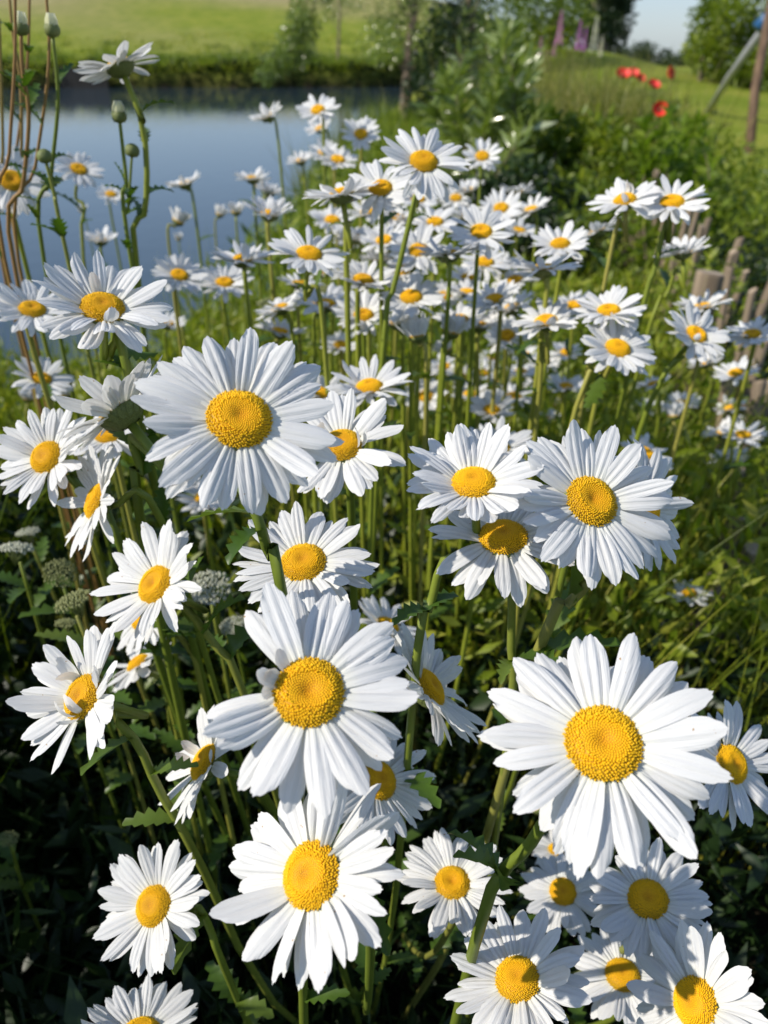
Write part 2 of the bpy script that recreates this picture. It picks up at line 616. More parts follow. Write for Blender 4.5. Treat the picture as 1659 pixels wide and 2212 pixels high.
# ------------------------------------------------------------------ daisy pieces (unit: flower diameter = 1)
def petal_mesh(name, L, W, arch, groove, th0, curv, twist, notch, hi=True, taper=0.42, side=0.0, curl_tip=0.0):
    nu = 11 if hi else 6
    vs = [-1, -.72, -.5, -.36, -.2, 0, .2, .36, .5, .72, 1] if hi else [-1, -.4, 0, .4, 1]
    V, Fc = [], []
    x = z = 0.0
    du = 1.0 / (nu - 1)
    spine = []
    for i in range(nu):
        u = i * du
        th = th0 + curv * u + curl_tip * max(0, u - 0.65) / 0.35
        spine.append((x, z, th))
        x += L * du * math.cos(th)
        z += L * du * math.sin(th)
    for i in range(nu):
        u = i * du
        sx, sz, th = spine[i]
        if u < .58:
            s = u / .58
            wd = W * (taper + (1 - taper) * math.sin(s * math.pi / 2) ** 0.9)
        else:
            wd = W * math.sqrt(max(0, 1 - ((u - .58) / .42) ** 2.6 * .66))
        tw = twist * u
        for v in vs:
            ext = L * (-0.10 * v * v * u ** 5 + notch * math.cos(3.2 * math.pi * v) * u ** 10)
            yy = wd * v
            zz = -arch * wd * v * v
            zz -= groove * W * (math.exp(-((v - .36) / .13) ** 2) + math.exp(-((v + .36) / .13) ** 2)) * (0.35 + .65 * math.sin(math.pi * min(1, u + .12)))
            y2 = yy * math.cos(tw) - zz * math.sin(tw) + side * u * u * L
            z2 = yy * math.sin(tw) + zz * math.cos(tw)
            V.append((sx + ext * math.cos(th) - z2 * math.sin(th), y2, sz + ext * math.sin(th) + z2 * math.cos(th)))
    nv = len(vs)
    for i in range(nu - 1):
        for k in range(nv - 1):
            Fc.append((i * nv + k, (i + 1) * nv + k, (i + 1) * nv + k + 1, i * nv + k + 1))
    return mesh_from(name, V, Fc, M['petal'])


PET_HI, PET_LO, PET_ODD = [], [], []
for i in range(34):
    a = dict(L=rnd.uniform(.36, .405), W=rnd.uniform(.047, .066), arch=rnd.uniform(.08, .55), groove=rnd.uniform(.14, .30),
             th0=rnd.uniform(.05, .34), curv=rnd.uniform(-.8, .08), twist=rnd.gauss(0, .16), notch=rnd.uniform(.0, .02),
             taper=rnd.uniform(.40, .55), side=rnd.gauss(0, .05), curl_tip=rnd.choice([0, 0, 0, -.35, .25]))
    PET_HI.append(petal_mesh('petal', hi=True, **a))
    PET_LO.append(petal_mesh('petal', hi=False, **a))
for i in range(6):
    PET_ODD.append(petal_mesh('petal', L=rnd.uniform(.2, .27), W=rnd.uniform(.036, .052), arch=-.3, groove=.1, th0=.3, curv=rnd.uniform(.6, 1.6),
                              twist=rnd.gauss(0, .5), notch=.03, hi=True, side=rnd.gauss(0, .15)))
RD = 0.156


def disc_profile(h, dip, ring):
    def z(r):
        return h * (1 - r ** 2.6) - dip * math.exp(-(r / .26) ** 2) + ring * math.exp(-((r - .62) / .2) ** 2)
    return z


def disc_meshes(n, h, dip, ring, seed):
    r_ = random.Random(seed)
    zf = disc_profile(h, dip, ring)
    # core
    V, Fc = [(0, 0, zf(0))], []
    rings, sides = 8, 28
    for i in range(1, rings + 1):
        r = i / rings
        for k in range(sides):
            a = 2 * math.pi * k / sides
            V.append((RD * .985 * r * math.cos(a), RD * .985 * r * math.sin(a), zf(r)))
    for k in range(sides):
        V.append((RD * .8 * math.cos(2 * math.pi * k / sides), RD * .8 * math.sin(2 * math.pi * k / sides), -0.035))
    for k in range(sides):
        Fc.append((0, 1 + k, 1 + (k + 1) % sides))
    for i in range(rings):
        for k in range(sides):
            k2 = (k + 1) % sides
            a, b = 1 + i * sides, 1 + (i + 1) * sides
            Fc.append((a + k, b + k, b + k2, a + k2))
    core = mesh_from('disc', V, Fc, M['disc'])
    # florets
    V, Fc = [], []
    ga = math.pi * (3 - math.sqrt(5))
    sp = RD * math.sqrt(math.pi / n)
    for i in range(n):
        r = math.sqrt((i + .5) / n)
        a = i * ga
        outer = r > .55 + .06 * math.sin(a * 2 + seed)
        jit = .012 if outer else .003
        r2 = min(1.0, r + r_.gauss(0, jit))
        a += r_.gauss(0, jit)
        c = Vector((RD * r2 * math.cos(a), RD * r2 * math.sin(a), zf(r2)))
        sl = (zf(min(r2 + .02, 1.0)) - zf(r2 - .02)) / (.04 * RD) if r2 < .98 else -1.6
        rad = Vector((math.cos(a), math.sin(a), 0))
        nv = (Vector((0, 0, 1)) - rad * sl).normalized()
        nv = (nv + Vector((r_.gauss(0, .1), r_.gauss(0, .1), 0)) * (1 if outer else .3)).normalized()
        t1 = nv.cross(rad.cross(Vector((0, 0, 1)))).normalized() if abs(nv.z) < .999 else Vector((1, 0, 0))
        t2 = nv.cross(t1)
        rr = sp * (.56 if outer else .52) * r_.uniform(.85, 1.1)
        hh = sp * (r_.uniform(.7, 1.25) if outer else .40)
        o = len(V)
        for lev, (fr, fz) in enumerate(((1.0, -.25), (.88, .62))):
            for k in range(5):
                q = 2 * math.pi * k / 5 + lev * .6
                V.append(tuple(c + (t1 * math.cos(q) + t2 * math.sin(q)) * rr * fr + nv * hh * fz))
        V.append(tuple(c + nv * hh))
        for k in range(5):
            k2 = (k + 1) % 5
            Fc.append((o + k, o + k2, o + 5 + k2, o + 5 + k))
            Fc.append((o + 5 + k, o + 5 + k2, o + 10))
    fl = mesh_from('florets', V, Fc, M['floret'])
    return core, fl


DISC_HI = [disc_meshes(760, .066, .016, .0, 1), disc_meshes(720, .056, .026, .006, 2), disc_meshes(760, .072, .012, .004, 3),
           disc_meshes(680, .046, .026, .010, 4), disc_meshes(800, .060, .020, .004, 5)]
DISC_LO = [disc_meshes(110, .07, .02, .0, 6), disc_meshes(110, .055, .02, .006, 7)]


def calyx_mesh():
    V, Fc = [], []
    prof = [(.022, -.13), (.06, -.118), (.115, -.09), (.150, -.055), (.163, -.022), (.150, -.008)]
    s = 22
    for r, z in prof:
        for k in range(s):
            a = 2 * math.pi * k / s
            V.append((r * math.cos(a), r * math.sin(a), z))
    for i in range(len(prof) - 1):
        for k in range(s):
            k2 = (k + 1) % s
            Fc.append((i * s + k, i * s + k2, (i + 1) * s + k2, (i + 1) * s + k))
    Fc.append(tuple(range(s - 1, -1, -1)))
    for lay, (r0, z0, r1, z1, wd) in enumerate(((.07, -.121, .145, -.066, .022), (.12, -.094, .176, -.018, .020))):
        for k in range(16):
            a = 2 * math.pi * (k + .5 * lay) / 16
            ca, sa = math.cos(a), math.sin(a)
            o = len(V)
            for r, z, wq in ((r0, z0, wd * .8), ((r0 + r1) / 2, (z0 + z1) / 2 - .006, wd), (r1, z1, wd * .25)):
                for sg in (-1, 1):
                    V.append((r * ca - sg * wq * sa, r * sa + sg * wq * ca, z))
            Fc += [(o, o + 1, o + 3, o + 2), (o + 2, o + 3, o + 5, o + 4)]
    return mesh_from('calyx', V, Fc, M['calyx'])


CALYX = calyx_mesh()


def toothed_leaf(L, W, teeth, bend, seed, mat):
    r_ = random.Random(seed)
    V, Fc = [], []
    n = teeth * 2 + 1
    for i in range(n):
        u = i / (n - 1)
        wd = W * (math.sin(math.pi * (0.12 + .86 * u)) ** .8)
        if i % 2:
            wd *= 1.35
        else:
            wd *= .7
        if i == n - 1:
            wd = .0006
        th = bend * u
        x, z = L * u * math.cos(th * .5), -L * u * math.sin(th * .5)
        off = L * .05 if i % 2 else 0
        V += [(x + off, -wd, z + wd * .35), (x, 0, z), (x + off, wd, z + wd * .35)]
    for i in range(n - 1):
        a, b = i * 3, i * 3 + 3
        Fc += [(a, b, b + 1, a + 1), (a + 1, b + 1, b + 2, a + 2)]
    return mesh_from('leaf', V, Fc, mat)


LEAVES = [toothed_leaf(rnd.uniform(.018, .034), rnd.uniform(.0028, .0050), rnd.choice([5, 6, 7]), rnd.uniform(.3, 1.6), k, M['leaf']) for k in range(8)]

# ------------------------------------------------------------------ daisies
heads = []      # (pixel x, pixel y, span)


def frame_normal(c, r, ang):
    v = (CAM - c).normalized()
    u = (UP - v * UP.dot(v)).normalized()
    s = u.cross(v).normalized()                 # image right
    a = math.radians(ang)
    return (v * r + (s * math.cos(a) + u * math.sin(a)) * math.sqrt(max(0, 1 - r * r))).normalized()


def build_stem(parent, top, n, wps, Y, rad, mat, leaves, r_, lean=(0, 0), n_seg=16, ridges=.08, first=.03):
    root_of = Vector(parent.location)
    pts = [top, top - n * first]
    for (px, py) in wps:
        pts.append(at_y(px, py, Y + .012))
    if wps and (pts[2] - pts[1]).length < .012:
        pts.pop(1)
    last = pts[-1]
    pts.append(last.lerp(root_of, .5) + Vector((0, 0, .03)) + Vector((last.x - root_of.x, last.y - root_of.y, 0)) * .2)
    pts.append(root_of - Vector((0, 0, .01)))
    path = spline(pts, n_seg)
    L = len(path)
    radii = [rad * (1.15 if i == 0 else 1.0 + .35 * i / L) for i in range(L)]
    V, Fc = tube([p - root_of for p in path], radii, 10 if ridges else 6, ridges)
    st = link('stem', mesh_from('stem', V, Fc, mat), parent)
    for k in range(leaves):
        i = int(L * r_.uniform(.34, .9))
        i = min(max(i, 1), L - 2)
        p = path[i] - root_of
        d = (path[i - 1] - path[i + 1]).normalized()
        a = r_.uniform(0, 2 * math.pi)
        s1 = d.orthogonal().normalized()
        s2 = d.cross(s1)
        out = (s1 * math.cos(a) + s2 * math.sin(a))
        x = (out * .75 + d * r_.uniform(.35, .9)).normalized()
        zz = (d - x * d.dot(x)).normalized()
        yy = zz.cross(x)
        sz = r_.uniform(.7, 1.35)
        m = Matrix((x, yy, zz)).transposed().to_4x4()
        link('leaf', r_.choice(LEAVES), parent, Matrix.Translation(p) @ m @ Matrix.Scale(sz, 4))
    return path


def daisy(x, y, span, r, ang, D=5.5, cup=0, n=None, odd=0, wps=(), label=None, group=None, leaves=None, droop=10, seed=None,
          gaps=(), short=None, edge=None, rootd=None, name='daisy', stem='stem'):
    """cup: degrees the petals rise from the disc plane; droop: degrees the lower petals of a tilted head hang"""
    seed = len(heads) * 13 + 5 if seed is None else seed
    r_ = random.Random(seed)
    D = D / 100.0
    depth = F * D / span
    c = at_depth(x, y, depth)
    heads.append((x, y, span))
    nv = frame_normal(c, r, ang)
    zd = nv
    xd = Vector((0, 0, 1)).cross(zd)
    if xd.length < .05:
        xd = Vector((1, 0, 0))
    xd = xd.normalized()
    yd = zd.cross(xd)
    R = Matrix((xd, yd, zd)).transposed().to_4x4()
    spin = r_.uniform(0, 6.28)
    H = Matrix.Translation(c) @ R @ Matrix.Scale(D, 4)
    top = c - nv * D * .125
    if rootd is None:
        hd = Vector((-nv.x, -nv.y, 0))
        rootd = (hd.x * .06 + r_.gauss(0, .025), hd.y * .05 + (r_.uniform(.22, .36) if depth < .45 else r_.uniform(.02, .10)))
    if wps:
        p1 = at_y(*wps[-1], c.y + .012)
        p0 = at_y(*wps[-2], c.y + .012) if len(wps) > 1 else top
        v = p1 - p0
        k = .5 * (p1.z) / max(.05, -v.z)
        rx, ry = p1.x + max(-.12, min(.12, v.x * k)), p1.y + (.12 if depth < .45 else .03)
    else:
        rx, ry = c.x + rootd[0], c.y + rootd[1]
    root = Vector((rx, ry, hz(rx, ry)))
    e = empty(name, root)
    tag(e, label, 'daisy', group)
    T = Matrix.Translation(-root)
    hi = span > 150
    core, fl = r_.choice(DISC_HI if span > 120 else DISC_LO)
    dm = T @ H @ Matrix.Rotation(spin, 4, 'Z')
    do = link('disc', core, e, dm)
    fo = link('florets', fl, do)
    fo['kind'] = 'stuff'
    link('calyx', CALYX, e, T @ H @ Matrix.Rotation(spin, 4, 'Z'))
    n = round((n or r_.randint(22, 28)) * 1.18)
    pets = PET_HI if hi else PET_LO
    if span < 100:
        n = min(n, 24)
    for k in range(n):
        a = 2 * math.pi * (k + r_.gauss(0, .24)) / n + spin
        deg = math.degrees(a) % 360
        if any(g0 <= deg <= g1 for g0, g1 in gaps):
            continue
        dirw = xd * math.cos(a) + yd * math.sin(a)
        tilt = cup + r_.gauss(0, 7.0) + (4 if k % 2 else -3)
        tilt -= droop * max(0, -dirw.z) * 1.4
        sc_ = r_.uniform(.89, 1.06) * (.88 if r_.random() < .10 else 1)
        me = r_.choice(pets)
        if odd and r_.random() < odd / n:
            me = r_.choice(PET_ODD)
            tilt += r_.uniform(0, 45)
        rollx = r_.gauss(0, .18)
        if short and short[0] <= deg <= short[1]:
            me = r_.choice(PET_ODD + [me])
            sc_ *= r_.uniform(.55, .9)
            tilt += r_.uniform(-4, 14)
        if edge and edge[0] <= deg <= edge[1] and k % 2:
            rollx = r_.choice((-1, 1)) * r_.uniform(.8, 1.3)
            tilt += r_.uniform(2, 16)
        P = Matrix.Rotation(a, 4, 'Z') @ Matrix.Translation((.120, 0, -.012 + (.009 if k % 2 else -.006))) @ \
            Matrix.Rotation(-math.radians(tilt), 4, 'Y') @ Matrix.Rotation(rollx, 4, 'X') @ Matrix.Diagonal((sc_, sc_ * r_.uniform(.9, 1.15) * (29 / n) ** .5, sc_, 1))
        link('petal', me, e, T @ H @ P)
    if leaves is None:
        leaves = 5 if depth < .5 else (3 if depth < .8 else 2)
    build_stem(e, top, nv, wps, c.y, r_.uniform(.0015, .0019) * (D / .055) ** .5, M['stem_painted_sunlit' if depth > .46 else stem], leaves, r_)
    return e


NEAR = [
    # x, y, span, r, ang, keyword values, label
    (517, 905, 452, .87, 82, dict(D=7.0, n=25, cup=8, droop=24, wps=[(552, 1110), (580, 1200), (612, 1300)]), 'large daisy with a tall golden dome, its ribbed green stem crossing the bloom below'),
    (667, 1495, 492, .96, 90, dict(D=7.0, n=23, cup=0, droop=8, short=(126, 172), wps=[(680, 1640), (640, 1760)]), 'large daisy facing out with a few torn and curled short petals at one side'),
    (1303, 1605, 525, .95, 70, dict(D=7.6, n=29, cup=-5, droop=14, wps=[(1190, 1755), (1140, 1830), (1085, 1885), (1040, 1990)]), 'largest daisy, broad yellow disc, thick bent stem with a small leaf joint'),
    (672, 1890, 450, .83, 165, dict(D=6.8, n=26, cup=5, droop=4, edge=(52, 118), rootd=(0, .30)), 'big daisy with an oval disc and some petals standing on edge, over dark shade'),
    (1278, 1082, 375, .80, 42, dict(D=6.5, n=27, cup=3, droop=14, wps=[(1300, 1205), (1235, 1300), (1165, 1402)]), 'broad daisy with a bronze half-shaded disc turned aside from its round-disc neighbour'),
    (1022, 1043, 312, .68, 92, dict(D=5.4, n=27, cup=14, droop=5, wps=[(960, 1210), (930, 1310), (900, 1420)]), 'tidy daisy with a small bright oval disc resting on top of a flatter bloom'),
    (1087, 1160, 335, .70, 88, dict(D=6.1, n=20, cup=0, droop=40, wps=[(1105, 1280), (1104, 1400), (1102, 1560)]), 'wide flat daisy with hanging lower petals on a straight upright stem'),
    (1392, 1096, 300, .55, 12, dict(D=6.4, n=28, cup=6), 'daisy tucked behind the bronze-disc bloom, its petals fanned out sideways'),
    (655, 1215, 318, .80, 105, dict(D=6.3, n=27, cup=3, droop=14), 'star-shaped daisy with narrow petals seen behind a green stem'),
    (738, 962, 290, .72, 100, dict(D=6.4, n=22, cup=10, droop=24, odd=2), 'daisy beside the tall-domed bloom, with petals folded up against its disc'),
    (222, 665, 300, .66, 92, dict(D=6.6, n=24, cup=14, droop=14, odd=3, wps=[(250, 735), (275, 800)]), 'large cupped daisy standing against the pond with a curled petal on its disc'),
    (335, 1262, 285, .66, 150, dict(D=6.2, n=28, cup=18, droop=6, wps=[(370, 1287), (410, 1322), (460, 1390), (530, 1500)]), 'sideways daisy on an arching stem above another of its kind'),
    (305, 1335, 170, .60, 150, dict(D=5.0, n=24, wps=[(375, 1365), (415, 1415), (435, 1490)]), 'half-hidden daisy directly beneath the sideways bloom on the arching stem'),
    (178, 1505, 325, .62, 158, dict(D=6.4, n=25, cup=15, odd=4, wps=[(248, 1545), (300, 1610), (340, 1700), (420, 1840)]), 'sideways daisy on a long curved stem with rounded petals folded over its disc'),
    (297, 1432, 165, .32, 128, dict(D=5.4, n=24), 'edge-on daisy squeezed between two sideways blooms'),
    (100, 988, 245, .72, 150, dict(D=6.0, n=25, cup=16, wps=[(150, 1030), (215, 1095), (260, 1180)]), 'daisy with a curling stem, partly covered by the petals of the bloom showing its back'),
    (235, 938, 190, .60, 105, dict(D=5.6, n=24), 'daisy whose yellow disc peeps out below the bloom showing its back'),
    (258, 885, 325, -.22, 128, dict(D=7.3, n=25, cup=10, droop=4, wps=[(285, 945), (305, 1020), (300, 1110)]), 'daisy turned away, showing its green calyx and the backs of its petals'),
    (206, 1082, 260, .24, 160, dict(D=6.2, n=25, cup=8), 'shaded daisy in profile low behind the pair of overlapping blooms'),
    (70, 668, 180, .58, 92, dict(D=5.8, n=24, cup=10), 'daisy beside the large cupped bloom, in front of the dry stems'),
    (170, 366, 108, .60, 84, dict(D=5.2, n=20, cup=8, leaves=2, wps=[(183, 450), (180, 560)]), 'small daisy standing alone against the water beside the reddish stems'),
    (26, 390, 165, .80, 90, dict(D=6.0, n=24), 'blurred daisy seen through the reddish dry stems'),
    (258, 140, 192, -.26, 116, dict(D=6.2, n=18, cup=2, droop=12, leaves=4, wps=[(285, 195), (311, 290), (317, 400), (308, 480), (290, 545)]), 'tallest daisy, seen edge-on against the far bank on a long bowed stem'),
    (90, 818, 135, .62, 86, dict(D=5.2, n=24), 'dim small daisy in shade below the dry stems'),
    (388, 594, 122, .62, 82, dict(D=5.2, n=22, cup=6), 'small daisy at the water side, just behind the large cupped bloom'),
    (798, 835, 190, .48, 95, dict(D=6.0, n=27, cup=12), 'upright daisy behind the tall-domed bloom with a half-hidden disc'),
    (690, 850, 170, .40, 80, dict(D=6.2, n=26, cup=10), 'shaded daisy wedged between the tall-domed bloom and the upright one'),
    (838, 1350, 170, .45, 60, dict(D=6.0, n=24, cup=8), 'half-hidden daisy low between two large blooms, stems crossing it'),
    (928, 1484, 300, .36, 34, dict(D=6.6, n=30, cup=16), 'pale shaded daisy, petals only, behind the bloom with torn petals'),
    (818, 1685, 275, .80, 30, dict(D=6.4, n=24, cup=4), 'daisy whose disc is half covered by the bloom with torn petals'),
    (440, 1646, 262, .40, 150, dict(D=6.0, n=22, cup=12, odd=3), 'narrow crumpled daisy in profile beside the bloom with torn petals'),
    (1580, 1650, 270, .68, 18, dict(D=6.3, n=24, cup=6), 'bluish shaded daisy peering out behind the largest bloom'),
    (977, 1907, 246, .86, 92, dict(D=5.9, n=30, cup=4), 'daisy streaked by thin stem shadows over the dark undergrowth'),
    (1216, 1926, 186, .95, 90, dict(D=5.3, n=24), 'smallest shaded daisy under the largest bloom, with a round disc'),
    (1400, 1942, 272, .92, 90, dict(D=6.0, n=26), 'wholly shaded daisy with a dark gold disc under the largest bloom'),
    (1118, 2115, 310, .90, 110, dict(D=6.1, n=24, cup=6), 'shaded daisy with a speckled golden disc below the small shaded one'),
    (1345, 2106, 235, .86, 85, dict(D=5.9, n=20), 'daisy with a brownish worn disc crowded between three shaded blooms'),
    (1502, 2166, 330, .84, 175, dict(D=6.4, n=23, cup=6), 'shaded daisy with a tilted oval amber disc beside the worn-disc bloom'),
    (332, 1956, 272, .83, 165, dict(D=6.1, n=29, cup=12, wps=[(430, 1960), (455, 2010), (480, 2080)]), 'sunlit daisy standing alone against the black shade'),
    (303, 2232, 265, .70, 92, dict(D=6.0, n=25, cup=10), 'daisy directly below the lone sunlit bloom, only its upper petals showing'),
    (1205, 1835, 135, .60, 90, dict(D=5.2, n=22), 'little white daisy hidden under the drooping petals of the largest bloom'),
    (915, 349, 202, .62, 80, dict(D=6.2, n=27, cup=5, droop=20, leaves=2, wps=[(903, 405), (880, 500), (852, 620), (828, 740)]), 'daisy with the biggest dome of the back crowd on a long bare stem'),
    (822, 406, 165, .62, 95, dict(D=5.6, n=23, cup=4, wps=[(825, 470), (824, 600)]), 'daisy leaning on the big-domed bloom of the back crowd'),
    (738, 418, 175, .05, 100, dict(D=5.9, n=27, cup=12, wps=[(748, 480), (750, 640)]), 'wide daisy seen edge-on beside the big-domed bloom of the back crowd'),
    (668, 548, 180, .50, 85, dict(D=5.8, n=26, cup=6, wps=[(685, 620), (705, 800)]), 'starry daisy with a thin golden disc at the pond side of the back crowd'),
    (1350, 432, 155, .42, 92, dict(D=5.5, n=22, cup=6, odd=3, leaves=2, wps=[(1338, 470), (1305, 620), (1268, 810)]), 'tall daisy with ragged petals on a long stem, touching the bright-disc bloom above the stump'),
    (1452, 436, 165, .50, 84, dict(D=5.8, n=24, cup=4, leaves=2, wps=[(1440, 475), (1415, 580), (1380, 700)]), 'tall daisy with a bright oval disc above the round stump'),
    (1475, 545, 122, .16, 92, dict(D=5.3, n=22, cup=24, leaves=1, wps=[(1462, 580), (1440, 640), (1405, 700)]), 'cupped daisy in profile directly in front of the round stump'),
    (1210, 527, 138, .45, 88, dict(D=5.5, n=24, cup=6), 'flat daisy joined to an edge-on one below the poppies'),
    (1290, 500, 122, -.04, 104, dict(D=5.3, n=22, cup=10), 'edge-on daisy joined to the flat one below the poppies'),
    (1175, 580, 165, .06, 90, dict(D=5.9, n=26, cup=14), 'wide edge-on daisy under the joined pair'),
    (1180, 693, 160, .46, 92, dict(D=5.7, n=26, cup=14, wps=[(1170, 740), (1165, 850)]), 'cupped daisy with a small disc and one petal hanging straight down'),
    (1335, 752, 178, .62, 65, dict(D=5.9, n=25, cup=4, wps=[(1300, 800), (1245, 880)]), 'tilted daisy with a deep orange disc in front of the long bare stems'),
    (1505, 722, 155, .56, 50, dict(D=5.6, n=24, cup=8, odd=3, wps=[(1475, 770), (1400, 880)]), 'daisy with petals folded across its disc beside the thin stakes'),
    (1518, 662, 125, .24, 90, dict(D=5.6, n=24, cup=20), 'cupped daisy just above the one with petals folded across its disc'),
    (1625, 722, 115, .48, 85, dict(D=5.5, n=22, cup=8), 'daisy in front of the thin wooden stakes'),
    (1395, 978, 125, .50, 58, dict(D=5.6, n=24, cup=8), 'pale daisy behind the bronze-disc bloom, half hidden by it'),
    (1490, 1282, 95, .60, 80, dict(D=4.8, n=22), 'small daisy alone among the yellowish stems on the shaded side'),
    (1075, 965, 180, .40, 80, dict(D=6.2, n=26, cup=12), 'daisy hidden behind the tidy small-disc bloom, petal tips showing'),
    (1040, 500, 155, .60, 82, dict(D=5.6, n=23, cup=6), 'broad daisy with an orange disc where the back crowd meets the shrub coloured dark as shade'),
    (888, 641, 155, .60, 90, dict(D=5.7, n=24, cup=4), 'daisy with an amber disc in the middle of the back crowd'),
    (968, 548, 158, .03, 90, dict(D=5.7, n=26, cup=12), 'edge-on daisy with a dark calyx amid the back crowd'),
]
for (x, y, s, r, a, kw, lab) in NEAR:
    daisy(x, y, s, r, a, label=lab, **kw)

OPEN = [(486, 610, 112, .5, 90), (240, 420, 62, .5, 90), (687, 238, 86, .5, 92), (780, 290, 82, .68, 90), (730, 345, 84, .45, 90),
        (1042, 338, 82, .66, 80), (905, 540, 125, .6, 88), (1048, 567, 104, .5, 90), (785, 605, 130, .42, 90), (1112, 605, 94, .42, 92),
        (1315, 670, 140, .48, 85), (1095, 725, 98, .72, 90), (920, 856, 88, .8, 90), (1062, 886, 102, .55, 88), (1590, 806, 88, .5, 90),
        (1475, 870, 68, .45, 90), (1605, 940, 92, .42, 85), (1545, 1058, 58, .6, 60), (1000, 815, 72, .5, 90), (1042, 806, 76, .5, 90),
        (1165, 832, 64, .45, 85), (985, 428, 72, .55, 90), (1080, 826, 60, .4, 90), (735, 745, 80, .5, 90), (830, 520, 100, .5, 90),
        (940, 480, 100, .45, 88), (760, 520, 80, .4, 95), (870, 585, 96, .55, 92), (960, 640, 90, .5, 90), (700, 330, 70, .45, 90),
        (440, 1075, 110, .6, 90), (1010, 600, 84, .5, 85), (1240, 660, 90, .5, 90)]
rc = random.Random(4)


def fill(lst, x0, x1, y0, y1, s0, s1, n, rr):
    """further small heads of the crowd, kept clear of those already placed"""
    tries = 0
    while n and tries < 900:
        tries += 1
        x, y = rc.uniform(x0, x1), rc.uniform(y0, y1)
        s_ = s0 + (s1 - s0) * (y - y0) / (y1 - y0)
        if all((x - hx) ** 2 + ((y - hy) * 1.5) ** 2 > (.36 * (s_ + min(hs, 130))) ** 2 for hx, hy, hs in heads + [q[:3] for q in lst]):
            lst.append((x, y, s_ * rc.uniform(.9, 1.1), rc.uniform(*rr), 90 + rc.gauss(0, 8)))
            n -= 1


SIDE = [(525, 560, 130, .12, 92), (400, 398, 78, -.08, 112), (217, 520, 78, .12, 90), (362, 700, 80, .22, 90), (577, 252, 76, .04, 116),
        (690, 278, 60, .2, 120), (650, 348, 62, .14, 95), (546, 386, 78, .05, 100), (582, 415, 66, .1, 84), (582, 462, 112, .15, 90),
        (795, 662, 96, .1, 90), (648, 614, 98, .1, 88), (1525, 785, 74, .2, 92), (1412, 830, 74, .15, 100), (1560, 935, 80, .15, 96),
        (1640, 852, 46, .2, 90), (1180, 905, 70, .2, 90), (405, 1292, 120, .18, 70), (860, 480, 90, .1, 90), (900, 440, 80, .12, 96),
        (1010, 470, 80, .1, 86), (820, 560, 90, .08, 92), (700, 590, 74, .15, 90)]
fill(OPEN, 700, 1100, 430, 700, 80, 120, 22, (.35, .65))
fill(OPEN, 880, 1230, 760, 860, 64, 80, 9, (.35, .6))
fill(SIDE, 560, 1150, 400, 720, 76, 110, 16, (.02, .25))
fill(SIDE, 1350, 1650, 840, 1000, 60, 76, 4, (.1, .3))


def crowd_place(x, y):
    if x < 480:
        return 'against the pond water', 'by the water'
    if x > 1330:
        return 'beside the wooden stakes', 'by the stakes'
    if y < 470:
        return 'at the back of the crowd', 'at the back of the crowd'
    if y > 760:
        return 'low among the sunlit stems', 'low among the stems'
    return 'in the thick of the crowd', 'in the thick of the crowd'


for lst, what, grp in ((OPEN, 'small open daisy showing its yellow disc ', 'small open daisies '), (SIDE, 'small daisy seen edge-on ', 'small edge-on daisies ')):
    for (x, y, s, r, a) in lst:
        r2 = random.Random(int(x * 7 + y))
        pl, pg = crowd_place(x, y)
        side = lst is SIDE
        daisy(x, y, s * 1.13, r + (.08 if side else 0), a + r2.gauss(0, 5), D=r2.uniform(5.2, 5.9), cup=r2.uniform(12, 28) if side else r2.uniform(4, 16), label=what + pl, group=grp + pg)

# ------------------------------------------------------------------ closed and half-open daisies
HALF = [(385, 478, 38), (475, 463, 27), (510, 458, 32), (386, 516, 18), (975, 718, 55), (902, 725, 62), (965, 758, 42), (1455, 898, 42),
        (60, 862, 32), (140, 853, 42), (1585, 1006, 40), (1204, 875, 22), (560, 400, 30), (178, 455, 20)]
for (x, y, wd) in HALF:
    r2 = random.Random(x * 3 + y)
    daisy(x, y, wd * 2.0, .12, 90 + r2.gauss(0, 14), D=r2.uniform(4.2, 5.0), cup=62, droop=0, n=16, leaves=1,
          label='half-open daisy with white petals still held upright together', group='half-open daisies among the crowd')
daisy(1166, 1742, 120, .15, 120, D=4.6, cup=58, droop=0, n=16, leaves=1,
      label='half-open cream daisy bud on its own beside the stem of the largest bloom')


def bud_mesh(white):
    V, Fc = [], []
    prof = [(.12, -.5), (.38, -.42), (.52, -.2), (.54, .05), (.44, .3), (.22, .46), (.02, .5)]
    s = 14
    for j, (r, z) in enumerate(prof):
        for k in range(s):
            a = 2 * math.pi * (k + .5 * j) / s
            q = r * (1 + .07 * (-1) ** k)
            V.append((q * math.cos(a), q * math.sin(a), z))
    for i in range(len(prof) - 1):
        for k in range(s):
            k2 = (k + 1) % s
            Fc.append((i * s + k, i * s + k2, (i + 1) * s + k2, (i + 1) * s + k))
    green = mesh_from('bud', V, Fc, M['calyx'])
    V, Fc = [], []
    for k in range(9):
        a = 2 * math.pi * k / 9
        ca, sa = math.cos(a), math.sin(a)
        o = len(V)
        for r, z, wq in ((.42, .20, .13), (.40, .55, .15), (.26, .98, .06)):
            for sg in (-1, 1):
                V.append((r * ca - sg * wq * sa, r * sa + sg * wq * ca, z))
        Fc += [(o, o + 1, o + 3, o + 2), (o + 2, o + 3, o + 5, o + 4)]
    # overlapping bracts stand a little proud of the bud
    return green, mesh_from('bud_petals', V, Fc, M['petal'])


BUD, BUDP = bud_mesh(True)


